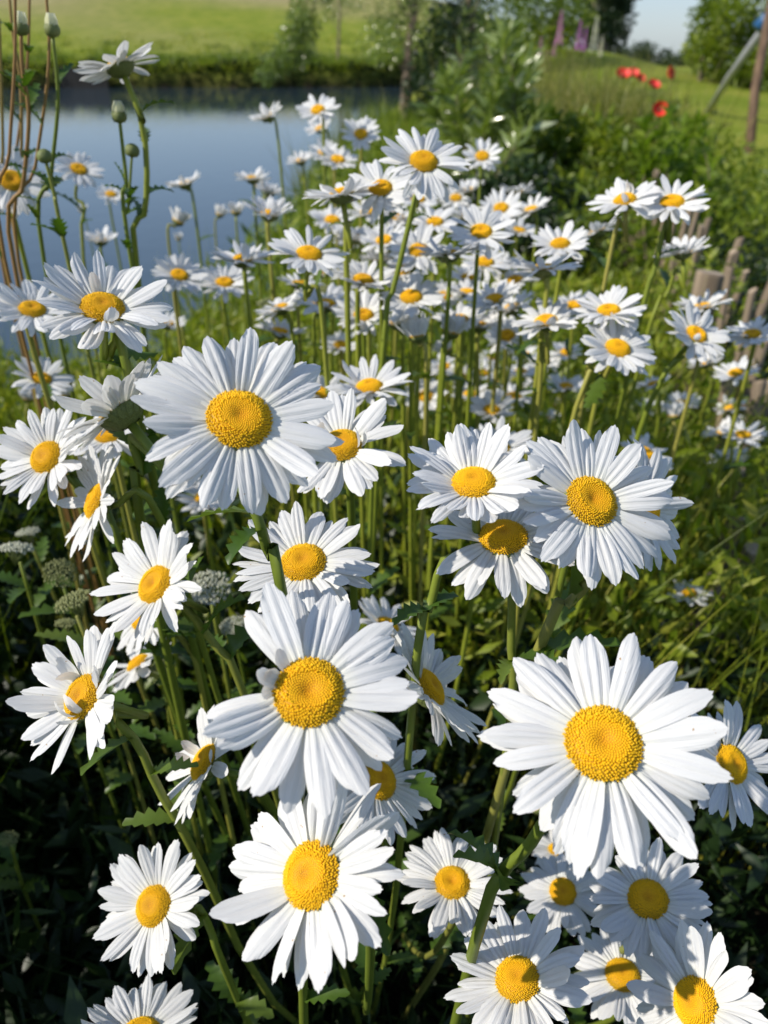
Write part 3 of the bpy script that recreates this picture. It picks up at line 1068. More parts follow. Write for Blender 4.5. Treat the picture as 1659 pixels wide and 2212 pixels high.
def tall_stem(name, pts, Y, mat, rad, bud, label, cat, leaves, white=False, group=None, budr=.006):
    r_ = random.Random(int(pts[0][0] * 3 + pts[0][1]))
    P = [at_y(px, py, Y) for px, py in pts]
    low = P[-1]
    root = Vector((low.x + (low.x - P[-2].x) * .3, low.y + .02, 0))
    root.z = hz(root.x, root.y)
    e = empty(name, root)
    tag(e, label, cat, group)
    pts3 = P + [low.lerp(root, .5), root]
    path = spline(pts3, 26)
    V, Fc = tube([p - root for p in path], [rad * (.75 + .45 * i / 26) for i in range(26)], 10, .07)
    link('stem', mesh_from('stem', V, Fc, M[mat]), e)
    d = (path[0] - path[1]).normalized()
    if bud:
        q = d.to_track_quat('Z', 'Y').to_matrix().to_4x4()
        m = Matrix.Translation(path[0] - root + d * budr * .4) @ q @ Matrix.Scale(budr * 1.6, 4)
        link('bud', BUD, e, m)
        if white:
            link('bud_petals', BUDP, e, m)
    for k in range(leaves):
        i = r_.randint(3, 20)
        p = path[i] - root
        dd = (path[i - 1] - path[i + 1]).normalized()
        a = r_.uniform(0, 6.28)
        s1 = dd.orthogonal().normalized()
        out = s1 * math.cos(a) + dd.cross(s1) * math.sin(a)
        x = (out * .6 + dd * r_.uniform(.5, 1.1)).normalized()
        zz = (dd - x * dd.dot(x)).normalized()
        link('leaf', r_.choice(LEAVES), e, Matrix.Translation(p) @ Matrix((x, zz.cross(x), zz)).transposed().to_4x4() @ Matrix.Scale(r_.uniform(.6, 1.1), 4))
    return e


BUDLAB = 'tall daisy stem with a closed green bud tipped white, among the reddish dry stems'
tall_stem('budding_stem', [(45, 68), (48, 150), (62, 250), (50, 400), (30, 575)], .62, 'red_stem', .0016, True, BUDLAB, 'stem', 7, True, 'white-tipped bud stems')
tall_stem('budding_stem', [(113, 72), (125, 215), (110, 380), (95, 565)], .62, 'stem', .0016, True, BUDLAB, 'stem', 8, True, 'white-tipped bud stems')
tall_stem('budding_stem', [(98, 345), (118, 425), (145, 555)], .60, 'stem', .0016, True, 'short stem with a dark green closed bud beside the small daisy over the water', 'stem', 8)
tall_stem('budding_stem', [(258, 258), (266, 330), (273, 400), (279, 540)], .62, 'stem', .0016, True, 'stem with a pointed pale bud under the tallest daisy', 'stem', 5, True)
tall_stem('budding_stem', [(285, 332), (281, 390), (277, 460), (282, 545)], .63, 'stem', .0012, True, 'thin stem with a round green bud under the tallest daisy', 'stem', 5, budr=.006)
DRY = [[(32, -40), (32, 125), (20, 330), (10, 560)], [(98, -40), (105, 140), (76, 360), (40, 565)], [(-2, 40), (3, 200), (6, 330), (8, 560)],
       [(18, -40), (24, 40), (30, 90), (44, 180), (46, 330), (38, 560)], [(64, -30), (60, 120), (44, 260), (22, 420), (4, 570)]]
for i, p in enumerate(DRY):
    tall_stem('dry_stem', p, .60 + .03 * i, 'red_stem', .0013, False, 'tall bare reddish-brown stem rising in front of the pond', 'stem', 4, group='reddish stems in front of the pond')


# ------------------------------------------------------------------ yarrow
def yarrow_umbel(seed, mat):
    r_ = random.Random(seed)
    V, Fc = [], []
    n = 110
    for i in range(n):
        r = math.sqrt((i + .5) / n)
        a = i * 2.39996
        c = Vector((r * math.cos(a), r * math.sin(a), .30 * (1 - r * r) + r_.gauss(0, .05)))
        q = .075 * r_.uniform(.7, 1.2)
        o = len(V)
        for lv, (fr, z) in enumerate(((.7, -1.4), (1.0, .0), (.6, .8))):
            for k in range(5):
                t = 2 * math.pi * k / 5
                V.append(tuple(c + Vector((math.cos(t) * q * fr, math.sin(t) * q * fr, z * q))))
        V.append(tuple(c + Vector((0, 0, q))))
        for lv in range(2):
            for k in range(5):
                k2 = (k + 1) % 5
                Fc.append((o + lv * 5 + k, o + lv * 5 + k2, o + lv * 5 + 5 + k2, o + lv * 5 + 5 + k))
        for k in range(5):
            Fc.append((o + 10 + k, o + 10 + (k + 1) % 5, o + 15))
    return mesh_from('umbel', V, Fc, mat)


def umbel_rays():
    parts = []
    for k in range(11):
        a = 2 * math.pi * k / 11
        r = .35 if k % 2 else .8
        parts.append(tube([Vector((0, 0, -1.1)), Vector((r * .45 * math.cos(a), r * .45 * math.sin(a), -.5)), Vector((r * math.cos(a), r * math.sin(a), .12))], [.035, .03, .025], 5))
    V, Fc = merge(parts)
    return mesh_from('umbel_ray', V, Fc, M['calyx'])


UMB = [yarrow_umbel(1, M['yarrow']), yarrow_umbel(2, M['yarrow'])]
UMBW = yarrow_umbel(3, M['yarrow_white'])
RAYS = umbel_rays()
for i, (x, y, wd, dep, wh) in enumerate([(35, 1185, 70, .60, 1), (130, 1238, 72, .58, 0), (158, 1298, 80, .52, 0), (143, 1346, 46, .56, 0), (352, 1450, 62, .58, 0),
                                         (452, 1268, 95, .60, 1), (18, 1812, 42, .62, 0), (585, 655, 60, .95, 0), (690, 636, 70, 1.0, 0), (505, 1352, 60, .66, 1), (60, 1150, 50, .7, 1)]):
    c = at_depth(x, y, dep)
    rad = wd / 2 * dep / F
    root = Vector((c.x + rnd.gauss(0, .02), c.y + .03, 0))
    root.z = hz(root.x, root.y)
    e = empty('yarrow', root)
    tag(e, 'yarrow with a flat greyish white head in the shade between daisies' if wh else 'yarrow with a flat olive head of closed buds among the daisies', 'yarrow', 'white yarrow heads' if wh else 'budding yarrow heads')
    m = Matrix.Translation(c - root) @ Matrix.Rotation(rnd.gauss(0, .2), 4, 'X') @ Matrix.Rotation(rnd.gauss(0, .2), 4, 'Y') @ Matrix.Scale(rad, 4)
    u = link('umbel', UMBW if wh else UMB[i % 2], e, m)
    link('umbel_ray', RAYS, u)
    path = spline([c - Vector((0, 0, rad * 1.05)), c.lerp(root, .3) + Vector((rnd.gauss(0, .01), 0, 0)), root], 10)
    V, Fc = tube([p - root for p in path], [.0014 + .0006 * k / 10 for k in range(10)], 7)
    link('stem', mesh_from('stem', V, Fc, M['stem']), e)
    for k in range(5):
        p = path[rnd.randint(1, 6)] - root
        a = rnd.uniform(0, 6.28)
        xx = Vector((math.cos(a), math.sin(a), .7)).normalized()
        yy = Vector((-math.sin(a), math.cos(a), 0))
        link('leaf', rnd.choice(LEAVES), e, Matrix.Translation(p) @ Matrix((xx, yy, xx.cross(yy))).transposed().to_4x4() @ Matrix.Scale(1.3, 4))


# ------------------------------------------------------------------ undergrowth
def rand_dirs(n, up):
    d = rng.normal(size=(n, 3))
    d[:, 2] = np.abs(d[:, 2]) * 0.6 + up
    return d


def ug_leaves(n, x0, x1, y0, y1, ztop, len0, len1, keep=None, up=0.3, zpow=.7):
    x = rng.uniform(x0, x1, n)
    y = rng.uniform(y0, y1, n)
    if keep is not None:
        k = keep(x, y)
        x, y = x[k], y[k]
    n = len(x)
    zt = ztop(x, y) if callable(ztop) else np.full(n, ztop)
    z = ground_h(x, y) + zt * rng.uniform(0, 1, n) ** zpow
    L = rng.uniform(len0, len1, n)
    return leaf_cloud(np.stack([x, y, z], 1), rand_dirs(n, up), L, L * rng.uniform(.10, .2, n), np.clip(rng.normal(.5, .25, n), 0, 1))


def ug_blades(n, x0, x1, y0, y1, h0, h1, wd, keep=None, lean=(0, 0), spread=.25, segs=4, shade=(.5, .25)):
    x = rng.uniform(x0, x1, n)
    y = rng.uniform(y0, y1, n)
    if keep is not None:
        k = keep(x, y)
        x, y = x[k], y[k]
    n = len(x)
    h = rng.uniform(h0, h1, n)
    ln = np.stack([rng.normal(lean[0], spread, n), rng.normal(lean[1], spread, n)], 1)
    return blade_cloud(np.stack([x, y, ground_h(x, y) - .01], 1), h, ln, rng.uniform(.6, 1.3, n) * wd, np.clip(rng.normal(shade[0], shade[1], n), 0, 1), segs)


dry_land = lambda x, y: pond_d(x, y) < -0.02


def out_left(x, y):       # beyond the picture's edge on the sunward side
    return x < -(0.5 * (y * .846 + .30)) - 0.10


# low leaves under the nearest flowers, deep shade put into their colour
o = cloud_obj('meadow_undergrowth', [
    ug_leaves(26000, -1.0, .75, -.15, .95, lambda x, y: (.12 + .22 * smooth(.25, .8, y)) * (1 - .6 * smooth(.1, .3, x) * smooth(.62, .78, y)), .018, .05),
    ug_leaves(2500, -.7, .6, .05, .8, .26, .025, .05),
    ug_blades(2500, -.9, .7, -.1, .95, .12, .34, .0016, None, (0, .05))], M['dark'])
tag(o, 'tangled leaves low under the daisies, their deep shade painted into the colour', 'undergrowth', kind='stuff')
# unseen tall meadow on the sunward side, added to shade the undergrowth
o = cloud_obj('added_shading_grass', [
    ug_blades(9000, -2.2, -.3, -1.1, 1.1, .42, .66, .0034, lambda x, y: out_left(x, y), (.0, .0), .18),
    ug_leaves(26000, -2.0, -.3, -1.0, 1.1, .56, .03, .07, lambda x, y: out_left(x, y), zpow=.6)], M['lush'])
tag(o, 'dense tall meadow grass and leaves added out of view to shade the low growth', 'grass', kind='stuff')


def mid_top(x, y):
    return np.where(x < -.25, .24, .40) + .04 * np.sin(x * 9) - .12 * smooth(1.8, 2.4, y)


keep_mid = lambda x, y: dry_land(x, y) & (x < np.interp(y, [.5, 1.1, 1.85, 3.1], [.35, .58, .80, 1.0]) + .05)
o = cloud_obj('meadow_stems', [
    ug_blades(2600, -.9, .95, .62, 2.2, .28, .52, .0013, keep_mid, (.06, .0), .16, shade=(.6, .25)),
    ug_leaves(20000, -1.1, 1.0, .6, 2.3, mid_top, .016, .045, keep_mid, .45, .8)], M['yell'])
tag(o, 'sunlit yellow-green stems and small leaves below the crowd of daisies', 'foliage', kind='stuff')
o = cloud_obj('meadow_leaves', [
    ug_leaves(14000, -1.2, 1.0, .6, 2.6, lambda x, y: mid_top(x, y) * .85, .02, .05, keep_mid, .3, .8),
    ug_blades(2200, -1.2, 1.0, .7, 2.6, .15, .38, .0022, keep_mid)], M['lush'])
tag(o, 'green leaves filling the meadow behind the nearest daisies', 'foliage', kind='stuff')
# leaning stems by the stakes
o = cloud_obj('leaning_stems', [
    ug_blades(620, .10, .62, .50, 1.05, .36, .58, .0015, keep_mid, (.30, .10), .14, 5, (.75, .2)),
    ug_leaves(7000, .08, .70, .60, 1.1, .38, .014, .036, keep_mid, .5)], M['yell'])
tag(o, 'thin yellowish stems leaning over the wooden stakes', 'foliage', kind='stuff')

# ------------------------------------------------------------------ palisade of stakes and posts
LINE = [(.36, .70), (.44, .84), (.57, 1.08), (.70, 1.48), (.79, 1.85), (.98, 3.05), (1.12, 4.3)]


def post_mesh(r, h, sides, seed, slant):
    r_ = random.Random(seed)
    V, Fc = [], []
    ph = [r_.uniform(0, 6.28) for _ in range(3)]
    for j, z in enumerate((-.05, h * .33, h * .66, h - .006, h)):
        q = r * (.93 if z == h else 1)
        for k in range(sides):
            a = 2 * math.pi * k / sides
            w_ = 1 + .05 * math.sin(2 * a + ph[0]) + .03 * math.sin(5 * a + ph[1] + z * 4)
            zz = z + (slant * math.cos(a + ph[2]) * r if j >= 3 else 0)
            V.append((q * w_ * math.cos(a), q * w_ * math.sin(a), zz))
    for j in range(4):
        for k in range(sides):
            k2 = (k + 1) % sides
            Fc.append((j * sides + k, j * sides + k2, (j + 1) * sides + k2, (j + 1) * sides + k))
    top = tuple(4 * sides + k for k in range(sides))
    me = mesh_from('post', V, Fc + [top], [M['wood'], M['endgrain']])
    me.polygons[len(Fc)].material_index = 1
    me.polygons[len(Fc)].use_smooth = False
    return me


THICK = [post_mesh(rnd.uniform(.028, .033), .40, 16, k, .15) for k in range(3)]
THIN = [post_mesh(rnd.uniform(.0075, .0115), .42, 9, 9 + k, .5) for k in range(4)]
pal = empty('stake_fence', (LINE[2][0], LINE[2][1], 0))
tag(pal, 'low fence of weathered round posts and thin stakes edging the flower bed', 'fence')
acc = 0.0
for i in range(len(LINE) - 1):
    a, b = Vector((*LINE[i], 0)), Vector((*LINE[i + 1], 0))
    L = (b - a).length
    d = 0.0
    while d < L:
        p = a.lerp(b, d / L)
        big = rnd.random() < .05 and p.y > 2.2
        me = rnd.choice(THICK if big else THIN)
        sc_ = rnd.uniform(.78, 1.12) * min(1, .68 + .22 * p.y)
        m = Matrix.Translation(p - Vector(pal.location) + Vector((rnd.gauss(0, .008), rnd.gauss(0, .008), hz(p.x, p.y)))) @ \
            Matrix.Rotation(rnd.gauss(0, .05), 4, 'X') @ Matrix.Rotation(rnd.gauss(.07, .09), 4, 'Y') @ Matrix.Rotation(rnd.uniform(0, 6), 4, 'Z') @ Matrix.Diagonal((1, 1, sc_, 1))
        link('post', me, pal, m)
        d += (.085 if big else .050) * rnd.uniform(.8, 2.2)
p = at_z(1535, 590, .43)
link('post', THICK[0], pal, Matrix.Translation(Vector((p.x, p.y, 0)) - Vector(pal.location)) @ Matrix.Diagonal((1.12, 1.12, 1.08, 1)))
p = at_z(1412, 372, .42)
link('post', THICK[1], pal, Matrix.Translation(Vector((p.x, p.y, 0)) - Vector(pal.location)) @ Matrix.Diagonal((1.2, 1.2, 1.05, 1)))

# growth on the lawn side of the stakes, shade put into its colour
right_of = lambda x, y: x > np.interp(y, [.4, 1.1, 1.85, 3.1, 4.3], [.25, .62, .86, 1.05, 1.18])
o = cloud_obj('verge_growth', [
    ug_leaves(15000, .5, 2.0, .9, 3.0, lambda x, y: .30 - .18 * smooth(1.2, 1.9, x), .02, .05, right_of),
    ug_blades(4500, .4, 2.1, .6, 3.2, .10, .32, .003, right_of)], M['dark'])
tag(o, 'green verge along the lawn side of the stakes, its shade painted into the colour', 'foliage', kind='stuff')
# lawn
lawn = lambda x, y: (x > 1.5 + .1 * np.sin(y * 3)) & (x < .75 * y + 1)
o = cloud_obj('lawn_grass', [ug_blades(14000, 1.5, 8, 2.2, 13, .015, .045, .004, lawn, (0, 0), .4, 2, (.75, .25))], M['yell'])
tag(o, 'short mown lawn grass lit by the sun beyond the stakes', 'grass', kind='stuff')


# ------------------------------------------------------------------ shrubs and tall herbs
def clump_leaves(clumps, len0, len1, wr, up=.1, droop=0.0):
    out = []
    for (c, rad, n) in clumps:
        c = np.array(c)
        rad = np.array(rad) if np.ndim(rad) else np.array([rad] * 3)
        p = rng.normal(size=(n, 3))
        p = p / np.linalg.norm(p, axis=1, keepdims=True) * (rng.uniform(0, 1, n) ** .45)[:, None]
        pos = c + p * rad
        d = rng.normal(size=(n, 3)) * .8 + p
        d[:, 2] += up - droop
        L = rng.uniform(len0, len1, n)
        base = rng.uniform(.25, .75)
        out.append(leaf_cloud(pos, d, L, L * rng.uniform(wr * .8, wr * 1.2, n), np.clip(rng.normal(base, .2, n), 0, 1)))
    return out


def woody(name, label, cat, base, clumps, leaf, mat, trunk_r, group=None, limbs=True, bare=(), branches=(), bark='bark', crown_name='crown', trunk_name='trunk', lead=None, droop=0.0):
    base = Vector(base)
    e = empty(name, base)
    tag(e, label, cat, group)
    cloud_obj(crown_name, clump_leaves(list(clumps) + list(bare), *leaf, droop=droop), M[mat], e)
    cs = [Vector(c) for c, _, _ in clumps]
    top = max(cs, key=lambda v: v.z)
    if lead is None:
        lead = [base, base.lerp(top, .5) + Vector((rnd.gauss(0, .03), 0, 0)) * (top - base).length, top]
    path = spline(lead, 12)
    parts = [tube([p - base for p in path], [trunk_r * (1.15 - .85 * i / 12) for i in range(12)], 9)]
    if limbs:
        for c in cs:
            i = min(range(2, 11), key=lambda k: abs(path[k].z - (base.z + (c.z - base.z) * .62)) + .15 * (path[k] - c).length)
            s = path[i]
            mid = s.lerp(c, .5) + Vector((0, 0, .08 * (c - s).length))
            lp = spline([s, mid, c], 7)
            r0 = min(trunk_r * (1.15 - .85 * i / 12) * .3, .014 * max(1, trunk_r / .08))
            parts.append(tube([p - base for p in lp], [r0 * (1 - .85 * k / 6) for k in range(7)], 6))
    for br, r0 in branches:
        bp = spline(br, 14)
        parts.append(tube([p - base for p in bp], [r0 * (1 - .85 * k / 13) for k in range(14)], 6))
    V, Fc = merge(parts)
    link(trunk_name, mesh_from(trunk_name, V, Fc, M[bark]), e)
    return e


def px_clumps(lst, depth, rad_px, n, spread=.6):
    out = []
    for (x, y) in lst:
        d = depth + rnd.uniform(-spread, spread)
        r = rad_px * d / F
        out.append((tuple(at_depth(x, y, d)), (r, r * 1.2, r * .85), n))
    return out


# willow shoots by the bed: upright stems with narrow shiny leaves
def shoots(name, label, base, tops, depth, mat, leaf_len, wr, per, cat='shrub', rad=.006):
    base = Vector(base)
    e = empty(name, base)
    tag(e, label, cat)
    parts, chunks = [], []
    for (x, y) in tops:
        t = at_depth(x, y, depth + rnd.uniform(-.35, .35))
        path = spline([base + Vector((rnd.gauss(0, .08), rnd.gauss(0, .08), 0)), base.lerp(t, .5) + Vector((rnd.gauss(0, .05), rnd.gauss(0, .05), .06)), t], 14)
        parts.append(tube([p - base for p in path], [rad * (1 - .75 * i / 13) for i in range(14)], 6))
        A = np.array([tuple(p) for p in path])
        u = rng.uniform(.22, 1, per) * 13
        i = np.minimum(u.astype(int), 12)
        pos = A[i] + (A[i + 1] - A[i]) * (u - i)[:, None]
        ax = nrm(A[i + 1] - A[i])
        d = nrm(np.cross(ax, rng.normal(size=(per, 3)))) * 1.0 + ax * rng.uniform(.2, .9, per)[:, None]
        L = rng.uniform(leaf_len * .6, leaf_len * 1.2, per)
        chunks.append(leaf_cloud(pos, d, L, L * wr, np.clip(rng.normal(.5, .25, per), 0, 1)))
    V, Fc = merge(parts)
    link('stems', mesh_from('stems', V, Fc, M['bark']), e)
    cloud_obj('foliage', chunks, M[mat], e)
    return e


b = at_depth(1050, 520, 3.4)
shoots('willow_shrub', 'willow shrub of upright shoots with pale shiny narrow leaves behind the daisies', (b.x, b.y, hz(b.x, b.y)),
       [(930, 230), (955, 160), (985, 205), (1000, 115), (1030, 170), (1050, 92), (1075, 190), (1092, 62), (1105, 130), (1150, 112), (1128, 205), (1165, 250), (960, 290), (1010, 280), (1100, 290), (1060, 330), (1150, 330)],
       3.6, 'willow', .10, .13, 170)
b = at_depth(1090, 560, 2.7)  # shrub added for the shade in the hollow, painted by dark leaves
woody('painted_shade_shrub', 'low shrub in the hollow behind the back crowd of daisies, its dark leaves painting the shade there', 'shrub', (b.x, b.y, hz(b.x, b.y)),
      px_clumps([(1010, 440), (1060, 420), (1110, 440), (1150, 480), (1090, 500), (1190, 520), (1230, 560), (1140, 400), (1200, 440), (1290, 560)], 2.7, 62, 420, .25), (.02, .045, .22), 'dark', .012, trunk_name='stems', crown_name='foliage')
b = at_depth(1260, 520, 3.3)
woody('leafy_shrub', 'mid-green leafy shrub between the willow shoots and the poppies', 'shrub', (b.x, b.y, hz(b.x, b.y)),
      px_clumps([(1190, 300), (1230, 340), (1280, 300), (1180, 380), (1250, 400), (1320, 330), (1330, 400), (1290, 460), (1220, 450), (1370, 360)], 3.4, 62, 420, .3), (.03, .06, .22), 'lush', .012, trunk_name='stems', crown_name='foliage')
b = at_depth(1450, 560, 2.6)
shoots('bright_herb', 'bright green leafy herb standing between the poppies and the lawn', (b.x, b.y, hz(b.x, b.y)),
       [(1400, 250), (1425, 290), (1450, 240), (1475, 270), (1505, 260), (1520, 330), (1490, 340), (1410, 350), (1440, 380), (1530, 400), (1500, 420), (1470, 330), (1390, 310), (1460, 430)],
       2.75, 'bright', .055, .24, 120, 'herb', .004)

# tall grasses
cx, cy = at_depth(1230, 210, 6.2).x, at_depth(1230, 210, 6.2).y
o = cloud_obj('tall_grass', [
    ug_blades(15000, cx - 1.4, cx + 1.1, cy - 1.9, cy + 1.4, .55, .98, .004, lambda x, y: rng.uniform(0, 1, len(x)) < np.exp(-((x - cx + .15) / .5) ** 2) * (.45 + .55 * np.sin(x * 9 + y * 4)), (0, 0), .2, 4, (.6, .35)),
    ug_leaves(3500, cx - .8, cx + .6, cy - 1.8, cy + .8, .5, .04, .09)], M['oliv'])
tag(o, 'stand of tall olive seeding grass around the lupins', 'grass', kind='stuff')
shore_keep = lambda x, y: (np.abs(pond_d(x, y) - .05) < .28)
o = cloud_obj('reeds', [ug_blades(4200, -1.9, 1.0, 5.2, 14, .45, .85, .006, shore_keep, (0, 0), .12, 4, (.5, .3)),
                        ug_blades(500, -1.6, -.6, 3.6, 6, .3, .5, .004, shore_keep, (-.1, 0), .2, 4, (.6, .2))], M['oliv'])
tag(o, 'thin reeds standing along the pond edge', 'reeds', kind='stuff')
bank_keep = lambda x, y: (pond_d(x, y) < -.40) & (pond_d(x, y) > -3.2)
o = cloud_obj('bank_grass', [ug_blades(28000, -24, 4.8, 29.0, 35.5, .15, .42, .018, bank_keep, (0, -.2), .3, 3, (.5, .3)),
                             ug_blades(18000, -34, 8, 33, 70, .08, .30, .03, lambda x, y: np.sin(x * 1.1 + 2 * np.sin(y * .35)) + np.sin(y * .8 + x * .3) > -.3, (0, 0), .4, 2, (.6, .35))], M['yell'])
tuft = lambda x, y: np.sin(x * 1.9 + 2 * np.sin(y * .5)) + np.sin(y * 1.3 - x * .4) + .6 * np.sin(x * .6) > .9
o2 = cloud_obj('pasture_tufts', [ug_blades(26000, -34, 6, 31.6, 64, .15, .5, .03, tuft, (0, 0), .35, 2, (.4, .3)),
                                     ug_blades(26000, -28, 5, 31.2, 37, .2, .62, .02, lambda x, y: np.sin(x * 1.3 + 1.5 * np.sin(y)) * np.sin(x * .47 + y * .6) > .05, (0, -.1), .35, 3, (.35, .3))], M['lush'])
tag(o2, 'darker green tufts scattered over the far pasture', 'grass', kind='stuff')
tag(o, 'long sunlit grass along the far bank of the pond', 'grass', kind='stuff')
face_keep = lambda x, y: (pond_d(x, y) < .12) & (pond_d(x, y) > -.42)  # foot of the far bank, where dark sedge paints the shade
o = cloud_obj('bank_shade_sedge', [ug_leaves(60000, -26, 3.8, 28.2, 33.0, lambda x, y: .26 + .14 * np.sin(x * 1.7) * np.sin(x * .63 + 1) + .08 * np.sin(x * 4.3), .10, .26, face_keep, .0),
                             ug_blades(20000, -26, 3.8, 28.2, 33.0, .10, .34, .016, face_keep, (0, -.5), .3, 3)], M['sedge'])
tag(o, 'overhanging sedge along the foot of the far bank, its shade painted as a dark colour', 'sedge', kind='stuff')
right_shore = lambda x, y: (pond_d(x, y) < -.1)
o = cloud_obj('shore_growth', [ug_leaves(7000, -.9, .9, 2.4, 6.5, .28, .03, .07, right_shore),
                               ug_blades(6000, -.9, 2.2, 2.4, 12, .15, .36, .005, right_shore)], M['lush'])
tag(o, 'green weeds growing on the strip between pond and bed', 'foliage', kind='stuff')
o = cloud_obj('bed_growth', [ug_leaves(16000, .5, 2.4, 2.4, 6.0, lambda x, y: .42 - .3 * smooth(1.5, 2.1, x - .14 * y), .025, .06, lambda x, y: x < 1.35 + .13 * y)], M['lush'])
tag(o, 'mixed green foliage of the bed below the poppies', 'foliage', kind='stuff')


# ------------------------------------------------------------------ poppies
def poppy_meshes():
    out = []
    for s in range(4):
        r_ = random.Random(s)
        V, Fc = [], []
        nu, nv = 6, 9
        for i in range(nu):
            u = i / (nu - 1)
            for k in range(nv):
                v = k / (nv - 1) * 2 - 1
                a = v * (.35 + .75 * u)
                r = .5 * u ** .8
                V.append((r * math.cos(a), r * math.sin(a) * 1.05, .32 * u ** 1.6 + .05 * u * math.sin(7 * v + s) + r_.gauss(0, .012) * u))
        for i in range(nu - 1):
            for k in range(nv - 1):
                Fc.append((i * nv + k, (i + 1) * nv + k, (i + 1) * nv + k + 1, i * nv + k + 1))
        out.append(mesh_from('petal', V, Fc, M['poppy']))
    return out


POP = poppy_meshes()
V, Fc = [], []
for j, (r, z) in enumerate(((.05, -.02), (.10, .04), (.11, .12), (.07, .17), (.0, .18))):
    for k in range(10):
        V.append((r * math.cos(2 * math.pi * k / 10), r * math.sin(2 * math.pi * k / 10), z))
for j in range(4):
    for k in range(10):
        Fc.append((j * 10 + k, j * 10 + (k + 1) % 10, j * 10 + 10 + (k + 1) % 10, j * 10 + 10 + k))
POPC = mesh_from('centre', V, Fc, M['darkred'])
for (x, y, dep, dia, lab) in [(1345, 166, 4.6, .085, 'red poppy, brightest of the cluster above the leafy shrub'), (1366, 163, 4.9, .075, 'deep red poppy overlapping the brightest one of the cluster'),
                              (1383, 172, 4.9, .055, 'smallest red poppy at the end of the cluster'), (1443, 160, 5.0, .08, 'dark red poppy standing apart towards the lawn'),
                              (1410, 188, 4.6, .075, 'red poppy just below the cluster'), (1424, 238, 4.2, .075, 'lowest red poppy, above the bright green herb')]:
    c = at_depth(x, y, dep)
    root = Vector((c.x + rnd.gauss(0, .05), c.y + .05, 0))
    root.z = hz(root.x, root.y)
    e = empty('poppy', root)
    tag(e, lab, 'poppy', 'red poppies above the bed')
    m = Matrix.Translation(c - root) @ Matrix.Rotation(.75 + rnd.gauss(0, .2), 4, 'X') @ Matrix.Rotation(rnd.gauss(0, .3), 4, 'Y') @ Matrix.Scale(dia, 4)
    for k in range(5):
        link('petal', POP[k % 4], e, m @ Matrix.Rotation(k * 1.257 + .2, 4, 'Z') @ Matrix.Translation((.02, 0, .01 * (k % 2))))
    link('centre', POPC, e, m)
    path = spline([c, c.lerp(root, .4) + Vector((rnd.gauss(0, .03), 0, 0)), root], 8)
    V, Fc = tube([p - root for p in path], [.003] * 8, 6)
    link('stem', mesh_from('stem', V, Fc, M['stem']), e)


# ------------------------------------------------------------------ lupins
def lupin_spike(mat, seed):
    r_ = random.Random(seed)
    V, Fc = [], []
    for i in range(90):
        u = i / 90
        a = i * 2.4
        r = .085 * (1 - u) ** .6 + .012
        c = Vector((r * math.cos(a), r * math.sin(a), u))
        q = .030 * (1 - .6 * u) * r_.uniform(.8, 1.2)
        d = Vector((math.cos(a), math.sin(a), .5)).normalized()
        s = d.cross(Vector((0, 0, 1))).normalized()
        t = s.cross(d)
        o = len(V)
        V += [tuple(c - d * q), tuple(c + s * q), tuple(c + t * q), tuple(c - s * q), tuple(c - t * q), tuple(c + d * q * 1.3)]
        for k in range(4):
            k2 = (k + 1) % 4
            Fc += [(o, o + 1 + k2, o + 1 + k), (o + 5, o + 1 + k, o + 1 + k2)]
    return mesh_from('flower_spike', V, Fc, mat)


SP = [lupin_spike(M['lupin'], 1), lupin_spike(M['lupin_pink'], 2), lupin_spike(M['lupin_white'], 3)]
for (x, ytop, L, k, lab) in [(1170, 82, .13, 1, 'short faded pink lupin spike at the willow side of the tall grass'), (1214, 28, .22, 1, 'tall pink lupin spike above the olive grass'),
                             (1255, 48, .20, 0, 'deep purple lupin spike beside the cream ones'), (1267, 62, .16, 0, 'shorter purple lupin spike leaning on the deep purple one'),
                             (1290, 40, .24, 2, 'tall cream white lupin spike in front of the dark tree'), (1302, 80, .14, 2, 'short cream lupin spike below the tall cream one'),
                             (1200, 85, .12, 1, 'low pink lupin spike half sunk in the grass')]:
    t = at_depth(x, ytop, 6.4)
    root = Vector((t.x, t.y + .05, 0))
    root.z = hz(root.x, root.y)
    e = empty('lupin', root)
    tag(e, lab, 'lupin', 'lupins in the tall grass')
    base = t - Vector((0, 0, L))
    link('flower_spike', SP[k], e, Matrix.Translation(base - root) @ Matrix.Scale(L * 1.1, 4))
    V, Fc = tube([p - root for p in spline([t - Vector((0, 0, L * .2)), base, root], 8)], [.004] * 8, 6)
    link('stem', mesh_from('stem', V, Fc, M['stem']), e)


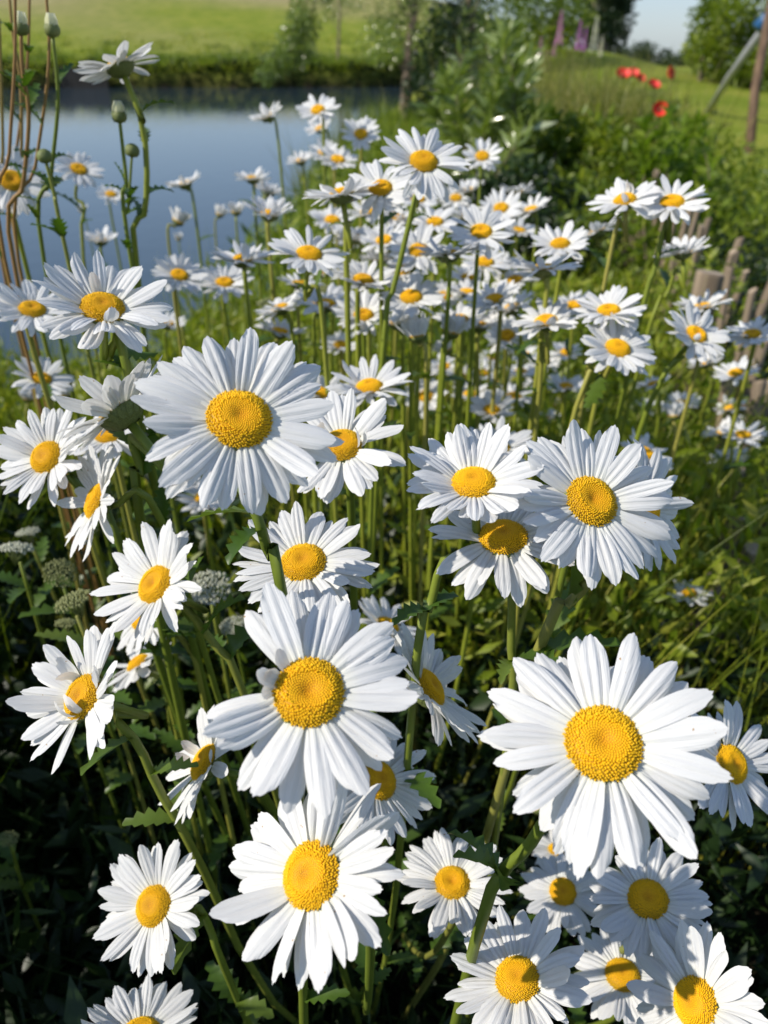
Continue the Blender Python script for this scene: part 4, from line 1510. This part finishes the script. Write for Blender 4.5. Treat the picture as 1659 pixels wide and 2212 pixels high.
# ------------------------------------------------------------------ trees
b = at_z(872, 292, -.15)
dep = (b - CAM).dot(FWD)
tr = [b, at_depth(878, 200, dep), at_depth(884, 110, dep), at_depth(892, 20, dep), at_depth(900, -160, dep), at_depth(890, -420, dep)]
woody('pond_tree', 'young tree with a bare lower trunk at the pond edge, branches drooping over the water', 'tree', b,
      px_clumps([(840, 40), (905, 15), (950, 55), (868, 85), (935, 105), (822, 95), (930, -60), (860, -90), (800, -60), (980, -120), (900, -200), (830, -260), (960, -300), (890, -380), (900, -470), (760, -160), (1010, -220)], dep, 52, 420, .5),
      (.035, .085, .17), 'pale', .075, lead=tr, droop=.25,
      bare=px_clumps([(655, 15), (640, 45), (630, 75), (618, 100), (606, 125), (596, 145), (660, 110), (575, 160), (650, 85), (690, -20), (640, -60), (720, -90), (585, 140), (640, 130), (670, 60), (760, -110), (800, -120)], dep - .3, 26, 230, .2),
      branches=[([tr[3], at_depth(800, -110, dep - .2), at_depth(700, -60, dep - .3), at_depth(645, 40, dep - .3), at_depth(610, 110, dep - .3), at_depth(580, 165, dep - .3)], .022),
                ([at_depth(700, -60, dep - .3), at_depth(670, 40, dep - .25), at_depth(652, 125, dep - .25)], .010)])
for (nm, lab, pts, d0, rp, n, leaf, mt, bx, tr_r) in [
    ('light_tree', 'light green bushy tree behind the willow shoots', [(1000, 60), (1040, 120), (985, 150), (1060, 40), (1095, 100), (1020, 0), (960, 130), (1070, 160), (1000, 200), (1060, -60), (1000, -120)], 10.5, 55, 420, (.05, .11, .2), 'pale', 1030, .07),
    ('hedge_tree', 'leafy tree rising behind the lupins', [(1120, 55), (1160, 20), (1200, 55), (1235, 20), (1140, 90), (1190, 95), (1240, 70), (1180, -40), (1230, -60), (1120, -30)], 15, 52, 420, (.07, .15, .22), 'lush', 1180, .1),
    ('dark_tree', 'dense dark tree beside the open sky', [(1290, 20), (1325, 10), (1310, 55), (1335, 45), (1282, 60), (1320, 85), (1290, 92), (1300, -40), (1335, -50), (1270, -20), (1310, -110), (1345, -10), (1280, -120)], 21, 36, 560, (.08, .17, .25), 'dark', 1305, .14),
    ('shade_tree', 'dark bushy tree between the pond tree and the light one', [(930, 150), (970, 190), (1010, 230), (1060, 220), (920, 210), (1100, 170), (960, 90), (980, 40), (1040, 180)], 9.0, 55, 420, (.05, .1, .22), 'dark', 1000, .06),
]:
    g = at_depth(bx, 130, d0)
    woody(nm, lab, 'tree', (g.x, g.y, hz(g.x, g.y)), px_clumps(pts, d0, rp, n, d0 * .06), leaf, mt, tr_r)
g = at_z(1700, 215, .0)
d0 = (g - CAM).dot(FWD)
pts = [(1530, 40), (1560, 90), (1545, 140), (1580, 30), (1610, 90), (1600, 150), (1640, 50), (1650, 130), (1630, 180), (1575, 185), (1700, 60), (1720, 140), (1760, 90), (1555, -10), (1620, -30), (1680, -40), (1590, -90),
       (1660, -120), (1740, -60), (1780, 20), (1800, 130), (1690, 190), (1530, 90), (1520, 110)]
woody('lawn_tree', 'sunlit green tree with a low crown at the edge of the lawn', 'tree', (g.x, g.y, hz(g.x, g.y)), px_clumps(pts, d0, 42, 520, 1.0), (.06, .14, .22), 'lush', .13)
g = at_z(728, 128, .05)
g = Vector((g.x * 35 / g.y, 35, hz(g.x * 35 / g.y, 35)))
d0 = (g - CAM).dot(FWD)
woody('bank_tree', 'thin young tree on the far bank of the pond', 'tree', g, px_clumps([(720, 20), (745, -10), (700, -20), (730, -60), (760, 10), (700, 25)], d0, 26, 150, .5), (.08, .16, .2), 'pale', .05)
# far trees in the valley
for k, (x, sz) in enumerate([(1325, 9), (1352, 11), (1385, 9), (1412, 10), (1440, 8), (1462, 10), (1485, 8), (1505, 9)]):
    Y = 230 + 22 * (k % 3)
    gx = ray(x, 120).x / ray(x, 120).y * Y
    z = hz(gx, Y)
    cl = [((gx + rnd.uniform(-.35, .35) * sz, Y + rnd.uniform(-2, 2), z + sz * rnd.uniform(.3, .8)), sz * .3, 260) for _ in range(5)]
    woody('valley_tree', 'distant bluish tree in the valley under the open sky', 'tree', (gx, Y, z), cl, (.5, 1.1, .35), 'dark', .25, group='distant valley trees')

# ------------------------------------------------------------------ swing frame on the lawn
foot = at_z(1620, 332, 0.0)
d1 = (foot - CAM).dot(FWD)
top = at_depth(1652, 48, d1 + .35)
e = empty('swing_frame', foot)
tag(e, 'play frame on the lawn: brown post, slanting grey tube and blue joint', 'play frame')
V, Fc = tube([Vector((0, 0, -.05)), (at_depth(1632, 190, d1 + .1) - foot), top - foot + Vector((.02, 0, .25))], [.045, .042, .04], 10)
link('post', mesh_from('post', V, Fc, M['brownpost']), e)
f2 = at_z(1520, 252, .0)
V, Fc = tube([f2 - foot - Vector((0, 0, .05)), (top - foot).lerp(f2 - foot, .5), top - foot + Vector((.05, 0, .03))], [.040] * 3, 12)
link('tube', mesh_from('tube', V, Fc, M['grey']), e)
V, Fc = tube([top - foot + Vector((-.06, 0, -.05)), top - foot + Vector((.09, .0, .10))], [.065, .065], 12)
link('joint', mesh_from('joint', V, Fc, M['blue']), e)
V, Fc = tube([top - foot + Vector((.02, 0, .12)), top - foot + Vector((2.6, .8, .12))], [.05, .05], 12)
link('crossbar', mesh_from('crossbar', V, Fc, M['brownpost']), e)
far = top - foot + Vector((2.6, .8, .12))
V, Fc = tube([far, Vector((far.x + .2, far.y - .5, -.05))], [.042, .045], 10)
link('post', mesh_from('post', V, Fc, M['brownpost']), e)
V, Fc = tube([far, Vector((far.x + .2, far.y + .8, -.05))], [.04, .04], 12)
link('tube', mesh_from('tube', V, Fc, M['grey']), e)
# small pale stake further back on the lawn
g = at_z(1505, 214, .0)
me = post_mesh(.055, .36, 12, 31, .3)
o = link('lawn_stake', me)
o.location = (g.x, g.y, hz(g.x, g.y))
tag(o, 'short pale wooden stake at the far side of the lawn', 'stake')

# ------------------------------------------------------------------ assumed plank edging, added to the far bank for its dark reflection
g = min((at_y(180, 200, 27 + .05 * k) for k in range(120)), key=lambda p: abs(float(pond_d(p.x, p.y)) - .12))
e = empty('added_reflection_planks', (g.x, g.y, WATER))
tag(e, 'assumed dark plank edging in the far bank, added for its dark reflection in the water', 'edging')
for k in range(9):
    wv = .19
    V, Fc = [], []
    x0 = (k - 4.5) * .2
    hh = .62 + rnd.uniform(-.03, .03)
    for dx, dy, dz in ((0, 0, -.3), (wv, 0, -.3), (wv, .05, -.3), (0, .05, -.3), (0, 0, hh), (wv, 0, hh), (wv, .05, hh), (0, .05, hh)):
        V.append((x0 + dx, dy, dz))
    link('plank', mesh_from('plank', V, [(0, 1, 5, 4), (1, 2, 6, 5), (2, 3, 7, 6), (3, 0, 4, 7), (4, 5, 6, 7)], M['darkwood'], False), e)
